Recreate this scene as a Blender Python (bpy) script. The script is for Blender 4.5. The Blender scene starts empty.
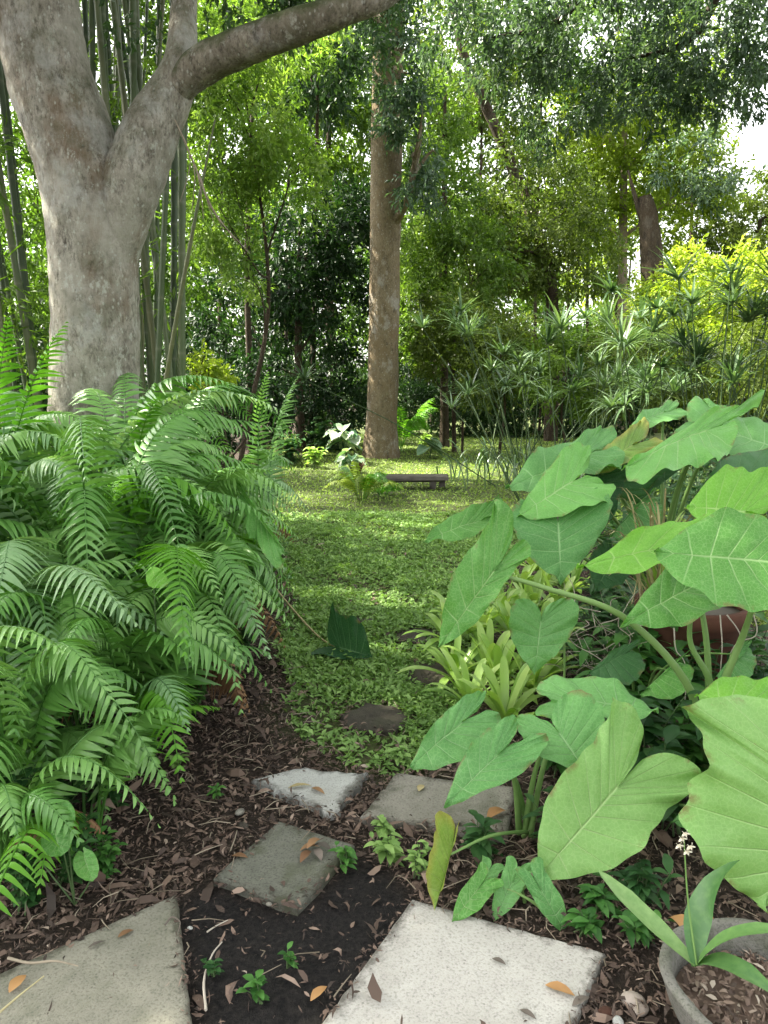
import bpy, math, random
import numpy as np
from mathutils import Vector
rng = np.random.default_rng(7)
random.seed(7)
scene = bpy.context.scene
COL = scene.collection

# ------------------------------------------------------------------ camera
CAM_H, FPX, HOR = 1.5, 770.0, 385.0
PITCH = math.atan((512 - HOR) / FPX)
cam_data = bpy.data.cameras.new('camera')
cam_data.sensor_fit = 'VERTICAL'
cam_data.sensor_height = 36.0
cam_data.lens = 36.0 * FPX / 1024.0
cam_data.clip_start = 0.05
cam_data.clip_end = 2000
cam = bpy.data.objects.new('camera', cam_data)
cam.location = (0, 0, CAM_H)
cam.rotation_euler = (math.pi / 2 - PITCH, 0, 0)
COL.objects.link(cam)
scene.camera = cam

# ------------------------------------------------------------------ light
SUN_AZ = (-0.93, 0.36)          # towards the sun, seen from above
SUN_EL = math.radians(50)
world = bpy.data.worlds.new('World')
scene.world = world
world.use_nodes = True
wn = world.node_tree
bg = wn.nodes['Background']
sky = wn.nodes.new('ShaderNodeTexSky')
sky.sky_type = 'NISHITA'
sky.sun_disc = False
sky.sun_elevation = SUN_EL
sky.sun_rotation = math.atan2(SUN_AZ[0], SUN_AZ[1])
sky.dust_density = 4.0
sky.air_density = 1.0
sky.ozone_density = 1.0
hs = wn.nodes.new('ShaderNodeHueSaturation')
hs.inputs['Saturation'].default_value = 0.18
wn.links.new(sky.outputs[0], hs.inputs['Color'])
wn.links.new(hs.outputs[0], bg.inputs['Color'])
bg.inputs['Strength'].default_value = 0.15
sd = bpy.data.lights.new('sun', 'SUN')
sd.energy = 5.0
sd.angle = math.radians(0.5)
sd.color = (1.0, 0.93, 0.80)
so = bpy.data.objects.new('sun', sd)
_sv = Vector((SUN_AZ[0] * math.cos(SUN_EL), SUN_AZ[1] * math.cos(SUN_EL), math.sin(SUN_EL)))
so.rotation_euler = _sv.to_track_quat('Z', 'Y').to_euler()
so.location = (0, 0, 30)
COL.objects.link(so)
scene.view_settings.view_transform = 'Standard'
scene.view_settings.look = 'None'
scene.view_settings.gamma = 1.0
scene.view_settings.use_curve_mapping = False
scene.view_settings.exposure = 2.5
scene.view_settings.use_white_balance = True      # camera white balance for open shade
scene.view_settings.white_balance_temperature = 6750
scene.view_settings.white_balance_tint = 6
cy = scene.cycles
cy.max_bounces = 7
cy.diffuse_bounces = 4
cy.glossy_bounces = 2
cy.transmission_bounces = 4
cy.transparent_max_bounces = 4
cy.caustics_reflective = False
cy.caustics_refractive = False
cy.use_denoising = True
cy.sample_clamp_indirect = 8.0

# ------------------------------------------------------------------ helpers
CP, SP = math.cos(PITCH), math.sin(PITCH)
def ray(px, py):
    xr, yr = (px - 384) / FPX, (512 - py) / FPX
    return np.array([xr, CP + yr * SP, -SP + yr * CP])
def P(px, py, d):
    """point on the sight line of a photo pixel, d metres ahead"""
    r = ray(px, py)
    return np.array([0, 0, CAM_H]) + r * (d / r[1])
def G(px, py, z=0.0):
    """where the sight line of a photo pixel meets the ground"""
    r = ray(px, py)
    return np.array([0, 0, CAM_H]) + r * ((z - CAM_H) / r[2])
def unit(v):
    v = np.asarray(v, float)
    n = np.linalg.norm(v, axis=-1, keepdims=True)
    return v / np.maximum(n, 1e-9)
def inpoly(x, y, poly):
    poly = np.asarray(poly); c = np.zeros(np.shape(x), bool)
    j = len(poly) - 1
    for i in range(len(poly)):
        xi, yi = poly[i]; xj, yj = poly[j]
        with np.errstate(divide='ignore', invalid='ignore'):
            t = ((yi > y) != (yj > y)) & (x < (xj - xi) * (y - yi) / (yj - yi + 1e-12) + xi)
        c ^= t; j = i
    return c
def gpoly(pts):
    return [tuple(G(*p)[:2]) for p in pts]

class MB:
    """collects geometry for ONE mesh object"""
    def __init__(self):
        self.v = []; self.t = []; self.u = []; self.l = []; self.s = []; self.n = 0
    def add(self, v, f, tint=0.5, uv=None):
        v = np.asarray(v, float).reshape(-1, 3); f = np.asarray(f, int)
        self.v.append(v)
        self.t.append(np.broadcast_to(np.asarray(tint, float), (len(v),)))
        self.u.append(np.zeros((len(v), 3)) if uv is None else np.asarray(uv, float))
        self.l.append((f + self.n).reshape(-1)); self.s.append(np.full(len(f), f.shape[1]))
        self.n += len(v)
    def build(self, name, mat, parent=None, smooth=True):
        v = np.concatenate(self.v); l = np.concatenate(self.l); s = np.concatenate(self.s)
        me = bpy.data.meshes.new(name)
        org = np.zeros(3)
        if parent is not None: org = np.array(parent.location)
        me.vertices.add(len(v)); me.vertices.foreach_set('co', (v - org).astype(np.float32).ravel())
        me.loops.add(len(l)); me.loops.foreach_set('vertex_index', l.astype(np.int32))
        me.polygons.add(len(s))
        st = np.concatenate([[0], np.cumsum(s)[:-1]])
        me.polygons.foreach_set('loop_start', st.astype(np.int32))
        me.polygons.foreach_set('loop_total', s.astype(np.int32))
        me.polygons.foreach_set('use_smooth', np.full(len(s), smooth))
        a = me.attributes.new('tint', 'FLOAT', 'POINT'); a.data.foreach_set('value', np.concatenate(self.t).astype(np.float32))
        a = me.attributes.new('vein', 'FLOAT_VECTOR', 'POINT'); a.data.foreach_set('vector', np.concatenate(self.u).astype(np.float32).ravel())
        me.update(calc_edges=True)
        me.materials.append(mat)
        o = bpy.data.objects.new(name, me); COL.objects.link(o)
        if parent is not None: o.parent = parent
        return o

def tag(o, label, cat, group=None):
    o['label'] = label; o['category'] = cat
    if group: o['group'] = group
    return o
def thing(name, label, cat, loc, group=None):
    o = bpy.data.objects.new(name, None); o.empty_display_size = 0.1
    o.location = [float(c) for c in loc]; COL.objects.link(o)
    return tag(o, label, cat, group)
def kind(o, k):
    o['kind'] = k; return o

def catmull(pts, n):
    p = np.asarray(pts, float)
    p = np.vstack([2 * p[0] - p[1], p, 2 * p[-1] - p[-2]])
    m = len(p) - 3
    t = np.linspace(0, m, n); i = np.minimum(t.astype(int), m - 1); u = (t - i)[:, None]
    a, b, c, d = p[i], p[i + 1], p[i + 2], p[i + 3]
    return 0.5 * (2 * b + (c - a) * u + (2 * a - 5 * b + 4 * c - d) * u**2 + (3 * b - a - 3 * c + d) * u**3)
def lump(p, sc, seed=0):
    """cheap smooth noise in [-1,1]"""
    r = np.random.default_rng(seed + 101); out = 0
    for k in range(6):
        w = r.normal(size=3) * sc * (1 + k * .55); out = out + np.sin(p @ w + r.uniform(0, 6.3)) / (1 + .4 * k)
    return out / 3.2
def tube(mb, pts, rad, seg=8, n=None, tint=0.5, bump=0.0, bs=6.0, cap=True):
    pts = np.asarray(pts, float)
    n = n or max(2, len(pts))
    c = catmull(pts, n) if len(pts) > 2 or n > 2 else pts
    r = np.interp(np.linspace(0, 1, n), np.linspace(0, 1, len(rad)), rad)
    T = unit(np.gradient(c, axis=0))
    ref = np.array([0.31, 0.95, 0.05]) if abs(T[0][2]) > .6 else np.array([0, 0, 1.0])
    A = unit(np.cross(T, ref)); B = np.cross(T, A)
    th = np.linspace(0, 2 * math.pi, seg, endpoint=False)
    ring = A[:, None] * np.cos(th)[None, :, None] + B[:, None] * np.sin(th)[None, :, None]
    rr = np.repeat(r[:, None], seg, 1)
    v = c[:, None] + ring * rr[..., None]
    if bump:
        rr = rr * (1 + bump * lump(v.reshape(-1, 3), bs, int(n)).reshape(n, seg) + bump * .22 * lump(v.reshape(-1, 3) * [1, 1, .5], bs * 9, 8).reshape(n, seg) + bump * .4 * lump(v.reshape(-1, 3), bs * 3.3, 5).reshape(n, seg))
        v = c[:, None] + ring * rr[..., None]
    i = np.arange(n - 1)[:, None] * seg; j = np.arange(seg)[None]
    f = np.stack([i + j, i + (j + 1) % seg, i + seg + (j + 1) % seg, i + seg + j], -1).reshape(-1, 4)
    uv = np.zeros((n, seg, 3)); uv[..., 0] = np.linspace(0, 1, n)[:, None]
    mb.add(v, f, tint, uv.reshape(-1, 3))
    if cap:
        mb.add(v[-1], np.arange(seg)[None], tint); mb.add(v[0], np.arange(seg)[::-1][None], tint)
def bez(a, b, c, n):
    t = np.linspace(0, 1, n)[:, None]
    return (1 - t)**2 * np.asarray(a) + 2 * t * (1 - t) * np.asarray(b) + t * t * np.asarray(c)

# ------------------------------------------------------------------ materials
class NT:
    def __init__(self, name):
        self.m = bpy.data.materials.new(name); self.m.use_nodes = True
        self.t = self.m.node_tree; self.b = self.t.nodes['Principled BSDF']; self.out = self.t.nodes['Material Output']
    def new(self, ty, **kw):
        n = self.t.nodes.new(ty)
        for k, v in kw.items(): setattr(n, k, v)
        return n
    def link(self, a, b): self.t.links.new(a, b)
    def coord(self, scale=(1, 1, 1), obj=True):
        c = self.new('ShaderNodeTexCoord'); m = self.new('ShaderNodeMapping')
        m.inputs['Scale'].default_value = scale
        self.link(c.outputs['Object'], m.inputs['Vector']); return m.outputs[0]
    def wpos(self):
        return self.new('ShaderNodeNewGeometry').outputs['Position']
    def noise(self, vec, scale, detail=4, rough=.55):
        n = self.new('ShaderNodeTexNoise'); n.inputs['Scale'].default_value = scale
        n.inputs['Detail'].default_value = detail; n.inputs['Roughness'].default_value = rough
        if vec is not None: self.link(vec, n.inputs['Vector'])
        return n.outputs['Fac']
    def voro(self, vec, scale, feature='F1'):
        n = self.new('ShaderNodeTexVoronoi', feature=feature); n.inputs['Scale'].default_value = scale
        self.link(vec, n.inputs['Vector']); return n
    def ramp(self, fac, stops):
        r = self.new('ShaderNodeValToRGB'); e = r.color_ramp.elements
        while len(e) < len(stops): e.new(0.5)
        for k, (p, c) in enumerate(stops):
            e[k].position = p; e[k].color = (*c, 1) if not isinstance(c, (int, float)) else (c, c, c, 1)
        self.link(fac, r.inputs[0]); return r.outputs[0]
    def mix(self, fac, a, b, blend='MIX'):
        m = self.new('ShaderNodeMix', data_type='RGBA', blend_type=blend)
        for s, x in ((0, fac), (6, a), (7, b)):
            if hasattr(x, 'links'): self.link(x, m.inputs[s])
            elif s == 0: m.inputs[0].default_value = x
            else: m.inputs[s].default_value = (*x, 1)
        return m.outputs[2]
    def math(self, op, a, b=None, c=None, clamp=False):
        m = self.new('ShaderNodeMath', operation=op, use_clamp=clamp)
        for s, x in enumerate((a, b, c)):
            if x is None: continue
            if hasattr(x, 'links'): self.link(x, m.inputs[s])
            else: m.inputs[s].default_value = x
        return m.outputs[0]
    def bump(self, h, strength=.3, dist=.01):
        b = self.new('ShaderNodeBump'); b.inputs['Strength'].default_value = strength; b.inputs['Distance'].default_value = dist
        self.link(h, b.inputs['Height']); self.link(b.outputs[0], self.b.inputs['Normal']); return b.outputs[0]
    def col(self, c):
        if hasattr(c, 'links'): self.link(c, self.b.inputs['Base Color'])
        else: self.b.inputs['Base Color'].default_value = (*c, 1)
    def attr(self, name='tint', out='Fac'):
        a = self.new('ShaderNodeAttribute'); a.attribute_name = name; return a.outputs[out]
    def translucent(self, color, amount):
        t = self.new('ShaderNodeBsdfTranslucent'); m = self.new('ShaderNodeMixShader')
        if hasattr(color, 'links'): self.link(color, t.inputs[0])
        else: t.inputs[0].default_value = (*color, 1)
        m.inputs[0].default_value = amount
        self.link(self.b.outputs[0], m.inputs[1]); self.link(t.outputs[0], m.inputs[2]); self.link(m.outputs[0], self.out.inputs[0])

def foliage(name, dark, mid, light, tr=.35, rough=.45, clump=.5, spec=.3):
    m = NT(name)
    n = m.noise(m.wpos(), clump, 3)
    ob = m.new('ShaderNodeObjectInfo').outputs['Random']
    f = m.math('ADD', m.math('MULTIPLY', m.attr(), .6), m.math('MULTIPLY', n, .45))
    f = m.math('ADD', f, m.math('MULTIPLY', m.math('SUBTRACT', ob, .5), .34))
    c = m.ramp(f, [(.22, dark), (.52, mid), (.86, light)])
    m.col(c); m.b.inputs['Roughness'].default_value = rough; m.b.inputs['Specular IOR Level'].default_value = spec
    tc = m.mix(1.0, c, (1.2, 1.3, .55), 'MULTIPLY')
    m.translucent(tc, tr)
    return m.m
def bark(name, c1, c2, patch, moss=0.0, lichen=.0, stretch=.25, scale=9, mosscol=(.06, .075, .025), lo=.56, rough=.9, stain=None):
    m = NT(name)
    v = m.coord((1, 1, stretch))
    n = m.noise(v, scale, 10, .72)
    c = m.ramp(n, [(.34, c1), (.62, c2)])
    fine = m.noise(m.coord((1, 1, .45)), scale * 6, 6, .75)
    c = m.mix(m.math('MULTIPLY', m.ramp(fine, [(.36, .75), (.52, 0.0)]), 1.0), c, tuple(x * .5 for x in c1))
    big = m.noise(m.coord(), 2.3, 6, .65)
    c = m.mix(m.ramp(big, [(.46, 0.0), (.62, .8)]), c, patch)
    if stain:
        c = m.mix(m.math('MULTIPLY', m.ramp(m.noise(m.coord((1, 1, .35)), 3.1, 6, .65), [(.52, 0.0), (.66, 1.0)]), .7), c, stain)
    if lichen:
        l1 = m.noise(m.coord((1, 1, .6)), 13, 8, .78)
        c = m.mix(m.math('MULTIPLY', m.ramp(l1, [(lo, 0.0), (lo + .07, 1.0)]), lichen), c, (.5, .5, .44))
        l4 = m.noise(m.coord((1, 1, .7)), 2.6, 8, .75)
        c = m.mix(m.math('MULTIPLY', m.ramp(l4, [(.54, 0.0), (.62, 1.0)]), lichen * .75), c, (.46, .45, .42))
        l3 = m.voro(m.coord((1, 1, .6)), 26).outputs['Distance']
        c = m.mix(m.math('MULTIPLY', m.ramp(l3, [(.13, 1.0), (.22, 0.0)]), lichen * .8), c, (.52, .52, .46))
        l2 = m.noise(m.coord((1, 1, .4)), 7, 10, .8)
        c = m.mix(m.ramp(l2, [(.56, 0.0), (.66, .85)]), c, (.045, .038, .028))
    if moss:
        sx = m.new('ShaderNodeSeparateXYZ'); m.link(m.new('ShaderNodeNewGeometry').outputs['Normal'], sx.inputs[0])
        mm = m.math('ADD', m.math('MULTIPLY', sx.outputs[2], .55), m.math('MULTIPLY', m.noise(m.coord(), 5, 8, .7), 1.3))
        c = m.mix(m.math('MULTIPLY', m.ramp(mm, [(.62, 0.0), (1.0, 1.0)]), moss), c, mosscol)
    m.col(c); m.b.inputs['Roughness'].default_value = rough; m.b.inputs['Specular IOR Level'].default_value = .2
    m.bump(m.math('ADD', m.math('MULTIPLY', n, 1.4), m.math('MULTIPLY', fine, .7)), 1.0, .045)
    return m.m
def concrete(name, a, b, stain, speck=.5, algae=0.0):
    m = NT(name); v = m.coord()
    n = m.noise(v, 7, 8, .65)
    c = m.ramp(n, [(.3, a), (.7, b)])
    c = m.mix(m.math('MULTIPLY', m.ramp(m.noise(v, 2.6, 6, .7), [(.48, 0.0), (.7, 1.0)]), .7), c, stain)
    fine = m.noise(v, 140, 3, .7)
    c = m.mix(m.math('MULTIPLY', m.ramp(fine, [(.35, 1.0), (.5, 0.0)]), speck), c, tuple(x * .45 for x in a))
    s = m.voro(v, 38).outputs['Distance']
    c = m.mix(m.math('MULTIPLY', m.ramp(s, [(.07, 1.0), (.14, 0.0)]), speck * .9), c, (.05, .045, .04))
    sx = m.new('ShaderNodeSeparateXYZ'); m.link(m.attr('vein', 'Vector'), sx.inputs[0])
    dirt = m.ramp(m.math('ADD', m.math('MULTIPLY', sx.outputs[1], .20), m.math('MULTIPLY', m.noise(v, 9, 9, .78), .95)), [(.58, 0.0), (.74, .75)])
    c = m.mix(dirt, c, (.045, .04, .03))
    if algae:
        c = m.mix(m.math('MULTIPLY', m.ramp(m.noise(v, 9, 8, .7), [(.5, 0.0), (.66, 1.0)]), algae), c, (.06, .07, .035))
    m.col(c); m.b.inputs['Roughness'].default_value = .92; m.b.inputs['Specular IOR Level'].default_value = .25
    m.bump(m.math('ADD', fine, m.math('MULTIPLY', n, 1.2)), .5, .006)
    return m.m
def plain(name, a, b, scale=20, rough=.7, tr=0, bumpy=.2, spec=.3):
    m = NT(name)
    n = m.noise(m.coord(), scale, 5, .6)
    f = m.math('ADD', m.math('MULTIPLY', n, .6), m.math('MULTIPLY', m.attr(), .4))
    c = m.ramp(f, [(.28, a), (.7, b)])
    m.col(c); m.b.inputs['Roughness'].default_value = rough; m.b.inputs['Specular IOR Level'].default_value = spec
    if bumpy: m.bump(n, bumpy, .01)
    if tr: m.translucent(c, tr)
    return m.m
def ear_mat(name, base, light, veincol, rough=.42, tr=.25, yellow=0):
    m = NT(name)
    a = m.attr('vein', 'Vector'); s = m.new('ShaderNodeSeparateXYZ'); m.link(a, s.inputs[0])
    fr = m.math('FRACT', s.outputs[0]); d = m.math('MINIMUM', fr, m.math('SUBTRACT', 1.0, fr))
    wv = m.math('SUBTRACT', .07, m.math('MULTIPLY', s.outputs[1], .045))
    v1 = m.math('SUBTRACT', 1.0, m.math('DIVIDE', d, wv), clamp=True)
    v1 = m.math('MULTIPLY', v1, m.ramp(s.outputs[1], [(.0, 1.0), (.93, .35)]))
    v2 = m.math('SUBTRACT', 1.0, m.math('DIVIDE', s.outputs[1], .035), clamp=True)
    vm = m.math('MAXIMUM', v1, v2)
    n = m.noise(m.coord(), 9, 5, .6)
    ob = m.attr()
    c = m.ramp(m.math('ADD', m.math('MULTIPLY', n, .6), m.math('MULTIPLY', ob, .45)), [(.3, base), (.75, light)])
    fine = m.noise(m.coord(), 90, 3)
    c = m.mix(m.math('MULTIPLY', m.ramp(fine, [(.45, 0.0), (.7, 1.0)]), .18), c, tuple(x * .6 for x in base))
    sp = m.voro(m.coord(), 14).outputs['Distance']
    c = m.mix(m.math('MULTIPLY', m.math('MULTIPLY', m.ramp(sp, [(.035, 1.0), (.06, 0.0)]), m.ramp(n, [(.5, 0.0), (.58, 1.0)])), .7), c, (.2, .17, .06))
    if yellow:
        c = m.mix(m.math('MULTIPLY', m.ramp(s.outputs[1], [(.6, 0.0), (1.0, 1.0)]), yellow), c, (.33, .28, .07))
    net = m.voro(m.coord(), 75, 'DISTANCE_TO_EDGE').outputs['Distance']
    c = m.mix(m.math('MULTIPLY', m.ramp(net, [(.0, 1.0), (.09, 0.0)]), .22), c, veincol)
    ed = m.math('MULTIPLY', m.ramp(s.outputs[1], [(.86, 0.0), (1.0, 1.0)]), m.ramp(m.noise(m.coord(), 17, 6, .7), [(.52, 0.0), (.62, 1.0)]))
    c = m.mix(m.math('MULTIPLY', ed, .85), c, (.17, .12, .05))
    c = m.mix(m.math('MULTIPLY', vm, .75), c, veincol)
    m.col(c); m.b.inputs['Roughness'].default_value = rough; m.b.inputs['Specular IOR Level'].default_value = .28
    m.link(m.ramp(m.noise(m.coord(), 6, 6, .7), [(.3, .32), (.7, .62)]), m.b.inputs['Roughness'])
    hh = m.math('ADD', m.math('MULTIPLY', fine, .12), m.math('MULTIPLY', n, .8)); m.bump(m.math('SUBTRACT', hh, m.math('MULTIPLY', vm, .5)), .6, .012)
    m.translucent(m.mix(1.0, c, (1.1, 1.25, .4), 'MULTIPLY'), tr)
    return m.m

M = {}
M['ear'] = ear_mat('ear_leaf_green', (.085, .24, .045), (.15, .37, .085), (.4, .58, .27))
M['ear_blue'] = ear_mat('ear_leaf_blue_green', (.08, .225, .06), (.145, .34, .1), (.34, .54, .26))
M['ear_lime'] = ear_mat('ear_leaf_lime', (.15, .38, .045), (.23, .5, .08), (.46, .66, .26), tr=.35)
M['ear_pale'] = ear_mat('ear_leaf_pale', (.17, .335, .09), (.25, .44, .14), (.42, .58, .26))
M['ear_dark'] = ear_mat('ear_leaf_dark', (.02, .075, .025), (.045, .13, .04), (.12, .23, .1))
M['ear_yellow'] = ear_mat('ear_leaf_yellowing', (.15, .27, .05), (.23, .34, .07), (.4, .46, .18), yellow=.7)
M['petiole'] = plain('petiole_green', (.1, .19, .05), (.16, .26, .08), 14, .5, 0, .1)
M['petiole_dark'] = plain('petiole_dark', (.05, .09, .03), (.08, .13, .05), 14, .5, 0, .1)
M['fern'] = foliage('fern_green', (.06, .17, .03), (.12, .275, .06), (.22, .4, .115), .24, .34, 1.2, .45)
M['fern_lime'] = foliage('fern_lime', (.08, .22, .02), (.13, .33, .035), (.19, .4, .06), .4, .45, 1.2)
M['fern_olive'] = foliage('fern_olive', (.08, .14, .02), (.16, .24, .035), (.27, .35, .06), .35, .45, 1.2)
M['fern_blue'] = foliage('fern_silvery', (.09, .2, .07), (.16, .3, .12), (.27, .42, .21), .3, .38, 1.2, .5)
M['rachis'] = plain('fern_rachis', (.07, .12, .03), (.12, .17, .05), 12, .6, 0, 0)
M['brom'] = foliage('bromeliad_lime', (.17, .31, .05), (.29, .45, .1), (.44, .58, .2), .35, .35, 2.0, .5)
M['weed'] = foliage('weed_green', (.03, .1, .02), (.06, .17, .035), (.1, .24, .05), .3, .45, 3)
M['weed_dark'] = foliage('weed_dark_green', (.015, .055, .015), (.03, .09, .025), (.055, .13, .04), .28, .42, 3)
M['herb'] = foliage('herb_green', (.11, .2, .05), (.19, .32, .09), (.29, .44, .14), .3, .5, 1.3)
M['grass'] = foliage('short_grass', (.13, .2, .05), (.21, .31, .07), (.3, .42, .1), .3, .6, .6)
M['oak_leaf'] = foliage('oak_leaf', (.02, .05, .02), (.04, .085, .035), (.07, .13, .05), .3, .45, .6)
M['grey_leaf'] = foliage('grey_green_leaf', (.035, .07, .04), (.07, .12, .075), (.14, .2, .14), .36, .4, .7)
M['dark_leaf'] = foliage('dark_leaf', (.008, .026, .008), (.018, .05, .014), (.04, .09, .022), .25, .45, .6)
M['mid_leaf'] = foliage('mid_leaf', (.045, .095, .016), (.095, .17, .028), (.18, .28, .05), .42, .45, .5)
M['bright_leaf'] = foliage('bright_leaf', (.13, .2, .02), (.25, .33, .04), (.4, .47, .08), .48, .45, .5)
M['fresh_leaf'] = foliage('fresh_leaf', (.07, .14, .025), (.15, .25, .05), (.3, .4, .12), .45, .42, .9)
M['yellow_leaf'] = foliage('yellow_leaf', (.13, .21, .02), (.24, .33, .03), (.36, .43, .07), .42, .5, .5)
M['olive_leaf'] = foliage('olive_leaf', (.05, .085, .016), (.105, .15, .03), (.2, .26, .06), .42, .45, .5)
M['white_leaf'] = foliage('caladium_pale', (.06, .15, .06), (.2, .29, .19), (.42, .48, .38), .25, .45, 5)
M['sedge'] = foliage('sedge_green', (.04, .085, .035), (.085, .15, .068), (.18, .27, .14), .25, .4, 1.2, .5)
M['sedge_stem'] = plain('sedge_stem', (.03, .06, .02), (.07, .11, .04), 6, .5, 0, 0)
M['straw'] = plain('straw', (.28, .22, .1), (.48, .42, .24), 20, .8, .15, 0)
M['bamboo'] = None
M['oak_bark'] = bark('oak_bark', (.15, .13, .1), (.5, .465, .4), (.42, .39, .335), .55, .9, .5, 7, stain=(.17, .105, .055))
M['limb_bark'] = bark('limb_bark', (.12, .1, .075), (.36, .32, .255), (.14, .13, .08), 1.0, .7, .5, 8)
M['brown_bark'] = bark('brown_bark', (.15, .115, .072), (.26, .21, .14), (.19, .14, .08), 0, .55, .4, 9, lo=.6)
M['pale_bark'] = bark('pale_bark', (.16, .13, .09), (.3, .25, .18), (.2, .16, .1), 0, .2, .4, 7)
M['dark_bark'] = bark('dark_bark', (.03, .022, .015), (.08, .06, .04), (.05, .035, .02), 0, .1, .3, 8)
M['slab_white'] = concrete('slab_white_concrete', (.37, .35, .32), (.46, .44, .405), (.28, .26, .23), .5)
M['slab_buff'] = concrete('slab_buff_concrete', (.18, .172, .138), (.27, .255, .205), (.125, .125, .095), .55, .3)
M['slab_grey'] = concrete('slab_grey_concrete', (.11, .112, .092), (.185, .18, .15), (.075, .08, .06), .7, .6)
M['slab_light'] = concrete('slab_light_grey', (.36, .36, .34), (.47, .47, .45), (.28, .27, .24), .5)
M['slab_worn'] = concrete('slab_worn', (.19, .178, .15), (.29, .27, .235), (.13, .12, .1), .6, .4)
M['stone_dark'] = concrete('stone_dark_wet', (.035, .03, .024), (.08, .07, .055), (.03, .028, .02), .3, .3)
M['planter'] = concrete('planter_concrete', (.12, .115, .1), (.23, .22, .2), (.07, .07, .055), .6, .5)
M['terracotta'] = plain('terracotta', (.055, .024, .016), (.12, .05, .032), 9, .9)
M['pebble'] = plain('pebble', (.22, .18, .15), (.4, .34, .3), 30, .6)
M['twig'] = plain('twig', (.1, .08, .055), (.3, .25, .19), 14, .85)
M['vine'] = plain('dry_vine', (.22, .19, .15), (.45, .4, .34), 14, .85)
M['dead'] = plain('dead_leaf_brown', (.12, .06, .03), (.28, .16, .08), 12, .7, .1, .1)
M['dead_orange'] = plain('dead_leaf_orange', (.26, .13, .05), (.4, .22, .09), 12, .6, .15, .1)
M['dead_grey'] = plain('dead_leaf_grey', (.07, .06, .05), (.16, .13, .11), 12, .7, .1, .1)
M['bench'] = plain('weathered_board', (.085, .074, .062), (.2, .18, .155), 8, .85)
M['flower'] = plain('cream_petal', (.6, .52, .4), (.8, .74, .62), 20, .6, .3, 0)
M['orchid'] = foliage('orchid_mottled', (.06, .15, .045), (.13, .25, .075), (.28, .4, .16), .2, .4, 55, .4)
m = NT('litter_chip')
c = m.ramp(m.attr(), [(.0, (.028, .02, .016)), (.35, (.085, .056, .043)), (.65, (.16, .108, .082)), (.88, (.26, .19, .15)), (1.0, (.42, .36, .29))])
m.col(c); m.b.inputs['Roughness'].default_value = .75; m.b.inputs['Specular IOR Level'].default_value = .35; M['litter'] = m.m
m = NT('bamboo_culm')
z = m.attr('vein', 'Vector'); s = m.new('ShaderNodeSeparateXYZ'); m.link(z, s.inputs[0])
n = m.noise(m.coord((1, 1, .15)), 7, 5)
f = m.math('ADD', m.math('MULTIPLY', n, .5), m.math('MULTIPLY', m.attr(), .55))
c = m.ramp(f, [(.3, (.022, .045, .012)), (.6, (.045, .075, .018)), (.92, (.13, .12, .055))])
c = m.mix(m.math('MULTIPLY', m.math('POWER', s.outputs[1], 8.0), .3), c, (.2, .19, .14))
m.col(c); m.b.inputs['Roughness'].default_value = .5; M['bamboo'] = m.m

# ------------------------------------------------------------------ ground sheet
LAWN = gpoly([(286, 705), (280, 640), (296, 600), (285, 560), (262, 505), (250, 462), (330, 450), (430, 436), (700, 425), (640, 470), (540, 520), (500, 600), (470, 690), (430, 770), (385, 778), (330, 752), (300, 730)])
SOIL = gpoly([(178, 905), (205, 880), (225, 885), (300, 905), (350, 850), (372, 862), (415, 900), (330, 1100), (192, 1100)])
def axis(fine0, fine1, step, far):
    a = list(np.arange(fine0, fine1 + 1e-6, step)); s = step
    x = fine1
    while x < far: s *= 1.35; x += s; a.append(x)
    x = fine0; s = step
    while x > -far: s *= 1.35; x -= s; a.insert(0, x)
    return np.array(a)
gx, gy = axis(-3.2, 3.2, .05, 260), axis(.6, 9, .05, 260)
X, Y = np.meshgrid(gx, gy)
def edge_soft(x, y, poly, r=.12):
    out = 0
    for k in range(8):
        a = k * math.pi / 4; out = out + inpoly(x + r * math.cos(a), y + r * math.sin(a), poly)
    return (out + inpoly(x, y, poly)) / 9
pn = np.stack([X, Y, X * 0], -1).reshape(-1, 3)
jit = lump(pn, 9, 3).reshape(X.shape) * .07
lawn_f = edge_soft(X + jit, Y + jit * .8, LAWN)
lawn_f = np.maximum(lawn_f, ((Y > 9.5) & (X > -1.6)).astype(float))
lawn_f = np.maximum(lawn_f, ((Y > 4.2) & (X > 2.4)).astype(float))
soil_f = edge_soft(X + jit * .4, Y + jit * .4, SOIL, .04)
near = np.exp(-(np.maximum(0, np.hypot(X, Y - 4) - 7) / 4)**2)
Z = (lump(pn, 5, 1).reshape(X.shape) * .012 + lump(pn, 22, 2).reshape(X.shape) * .005 * (1 - lawn_f)) * near - .012
def ground_z(x, y):
    p = np.stack([np.asarray(x, float), np.asarray(y, float), np.zeros(np.shape(x))], -1).reshape(-1, 3)
    return (lump(p, 5, 1) * .012 - .012).reshape(np.shape(x))
mb = MB()
ny, nx = X.shape
i = np.arange(ny - 1)[:, None] * nx; j = np.arange(nx - 1)[None]
f = np.stack([i + j, i + j + 1, i + nx + j + 1, i + nx + j], -1).reshape(-1, 4)
mb.add(np.stack([X, Y, Z], -1), f, 0.5, np.stack([lawn_f, soil_f, X * 0], -1).reshape(-1, 3))
m = NT('ground_earth'); pos = m.wpos()
s = m.new('ShaderNodeSeparateXYZ'); m.link(m.attr('vein', 'Vector'), s.inputs[0])
n1 = m.noise(pos, 14, 8, .7); n2 = m.noise(pos, 60, 5, .7); n3 = m.noise(pos, 2.2, 5, .6)
mulch = m.ramp(n2, [(.3, (.014, .011, .009)), (.55, (.04, .029, .022)), (.75, (.09, .065, .048))])
soil = m.ramp(n2, [(.35, (.006, .0055, .006)), (.7, (.028, .024, .022))])
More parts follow.
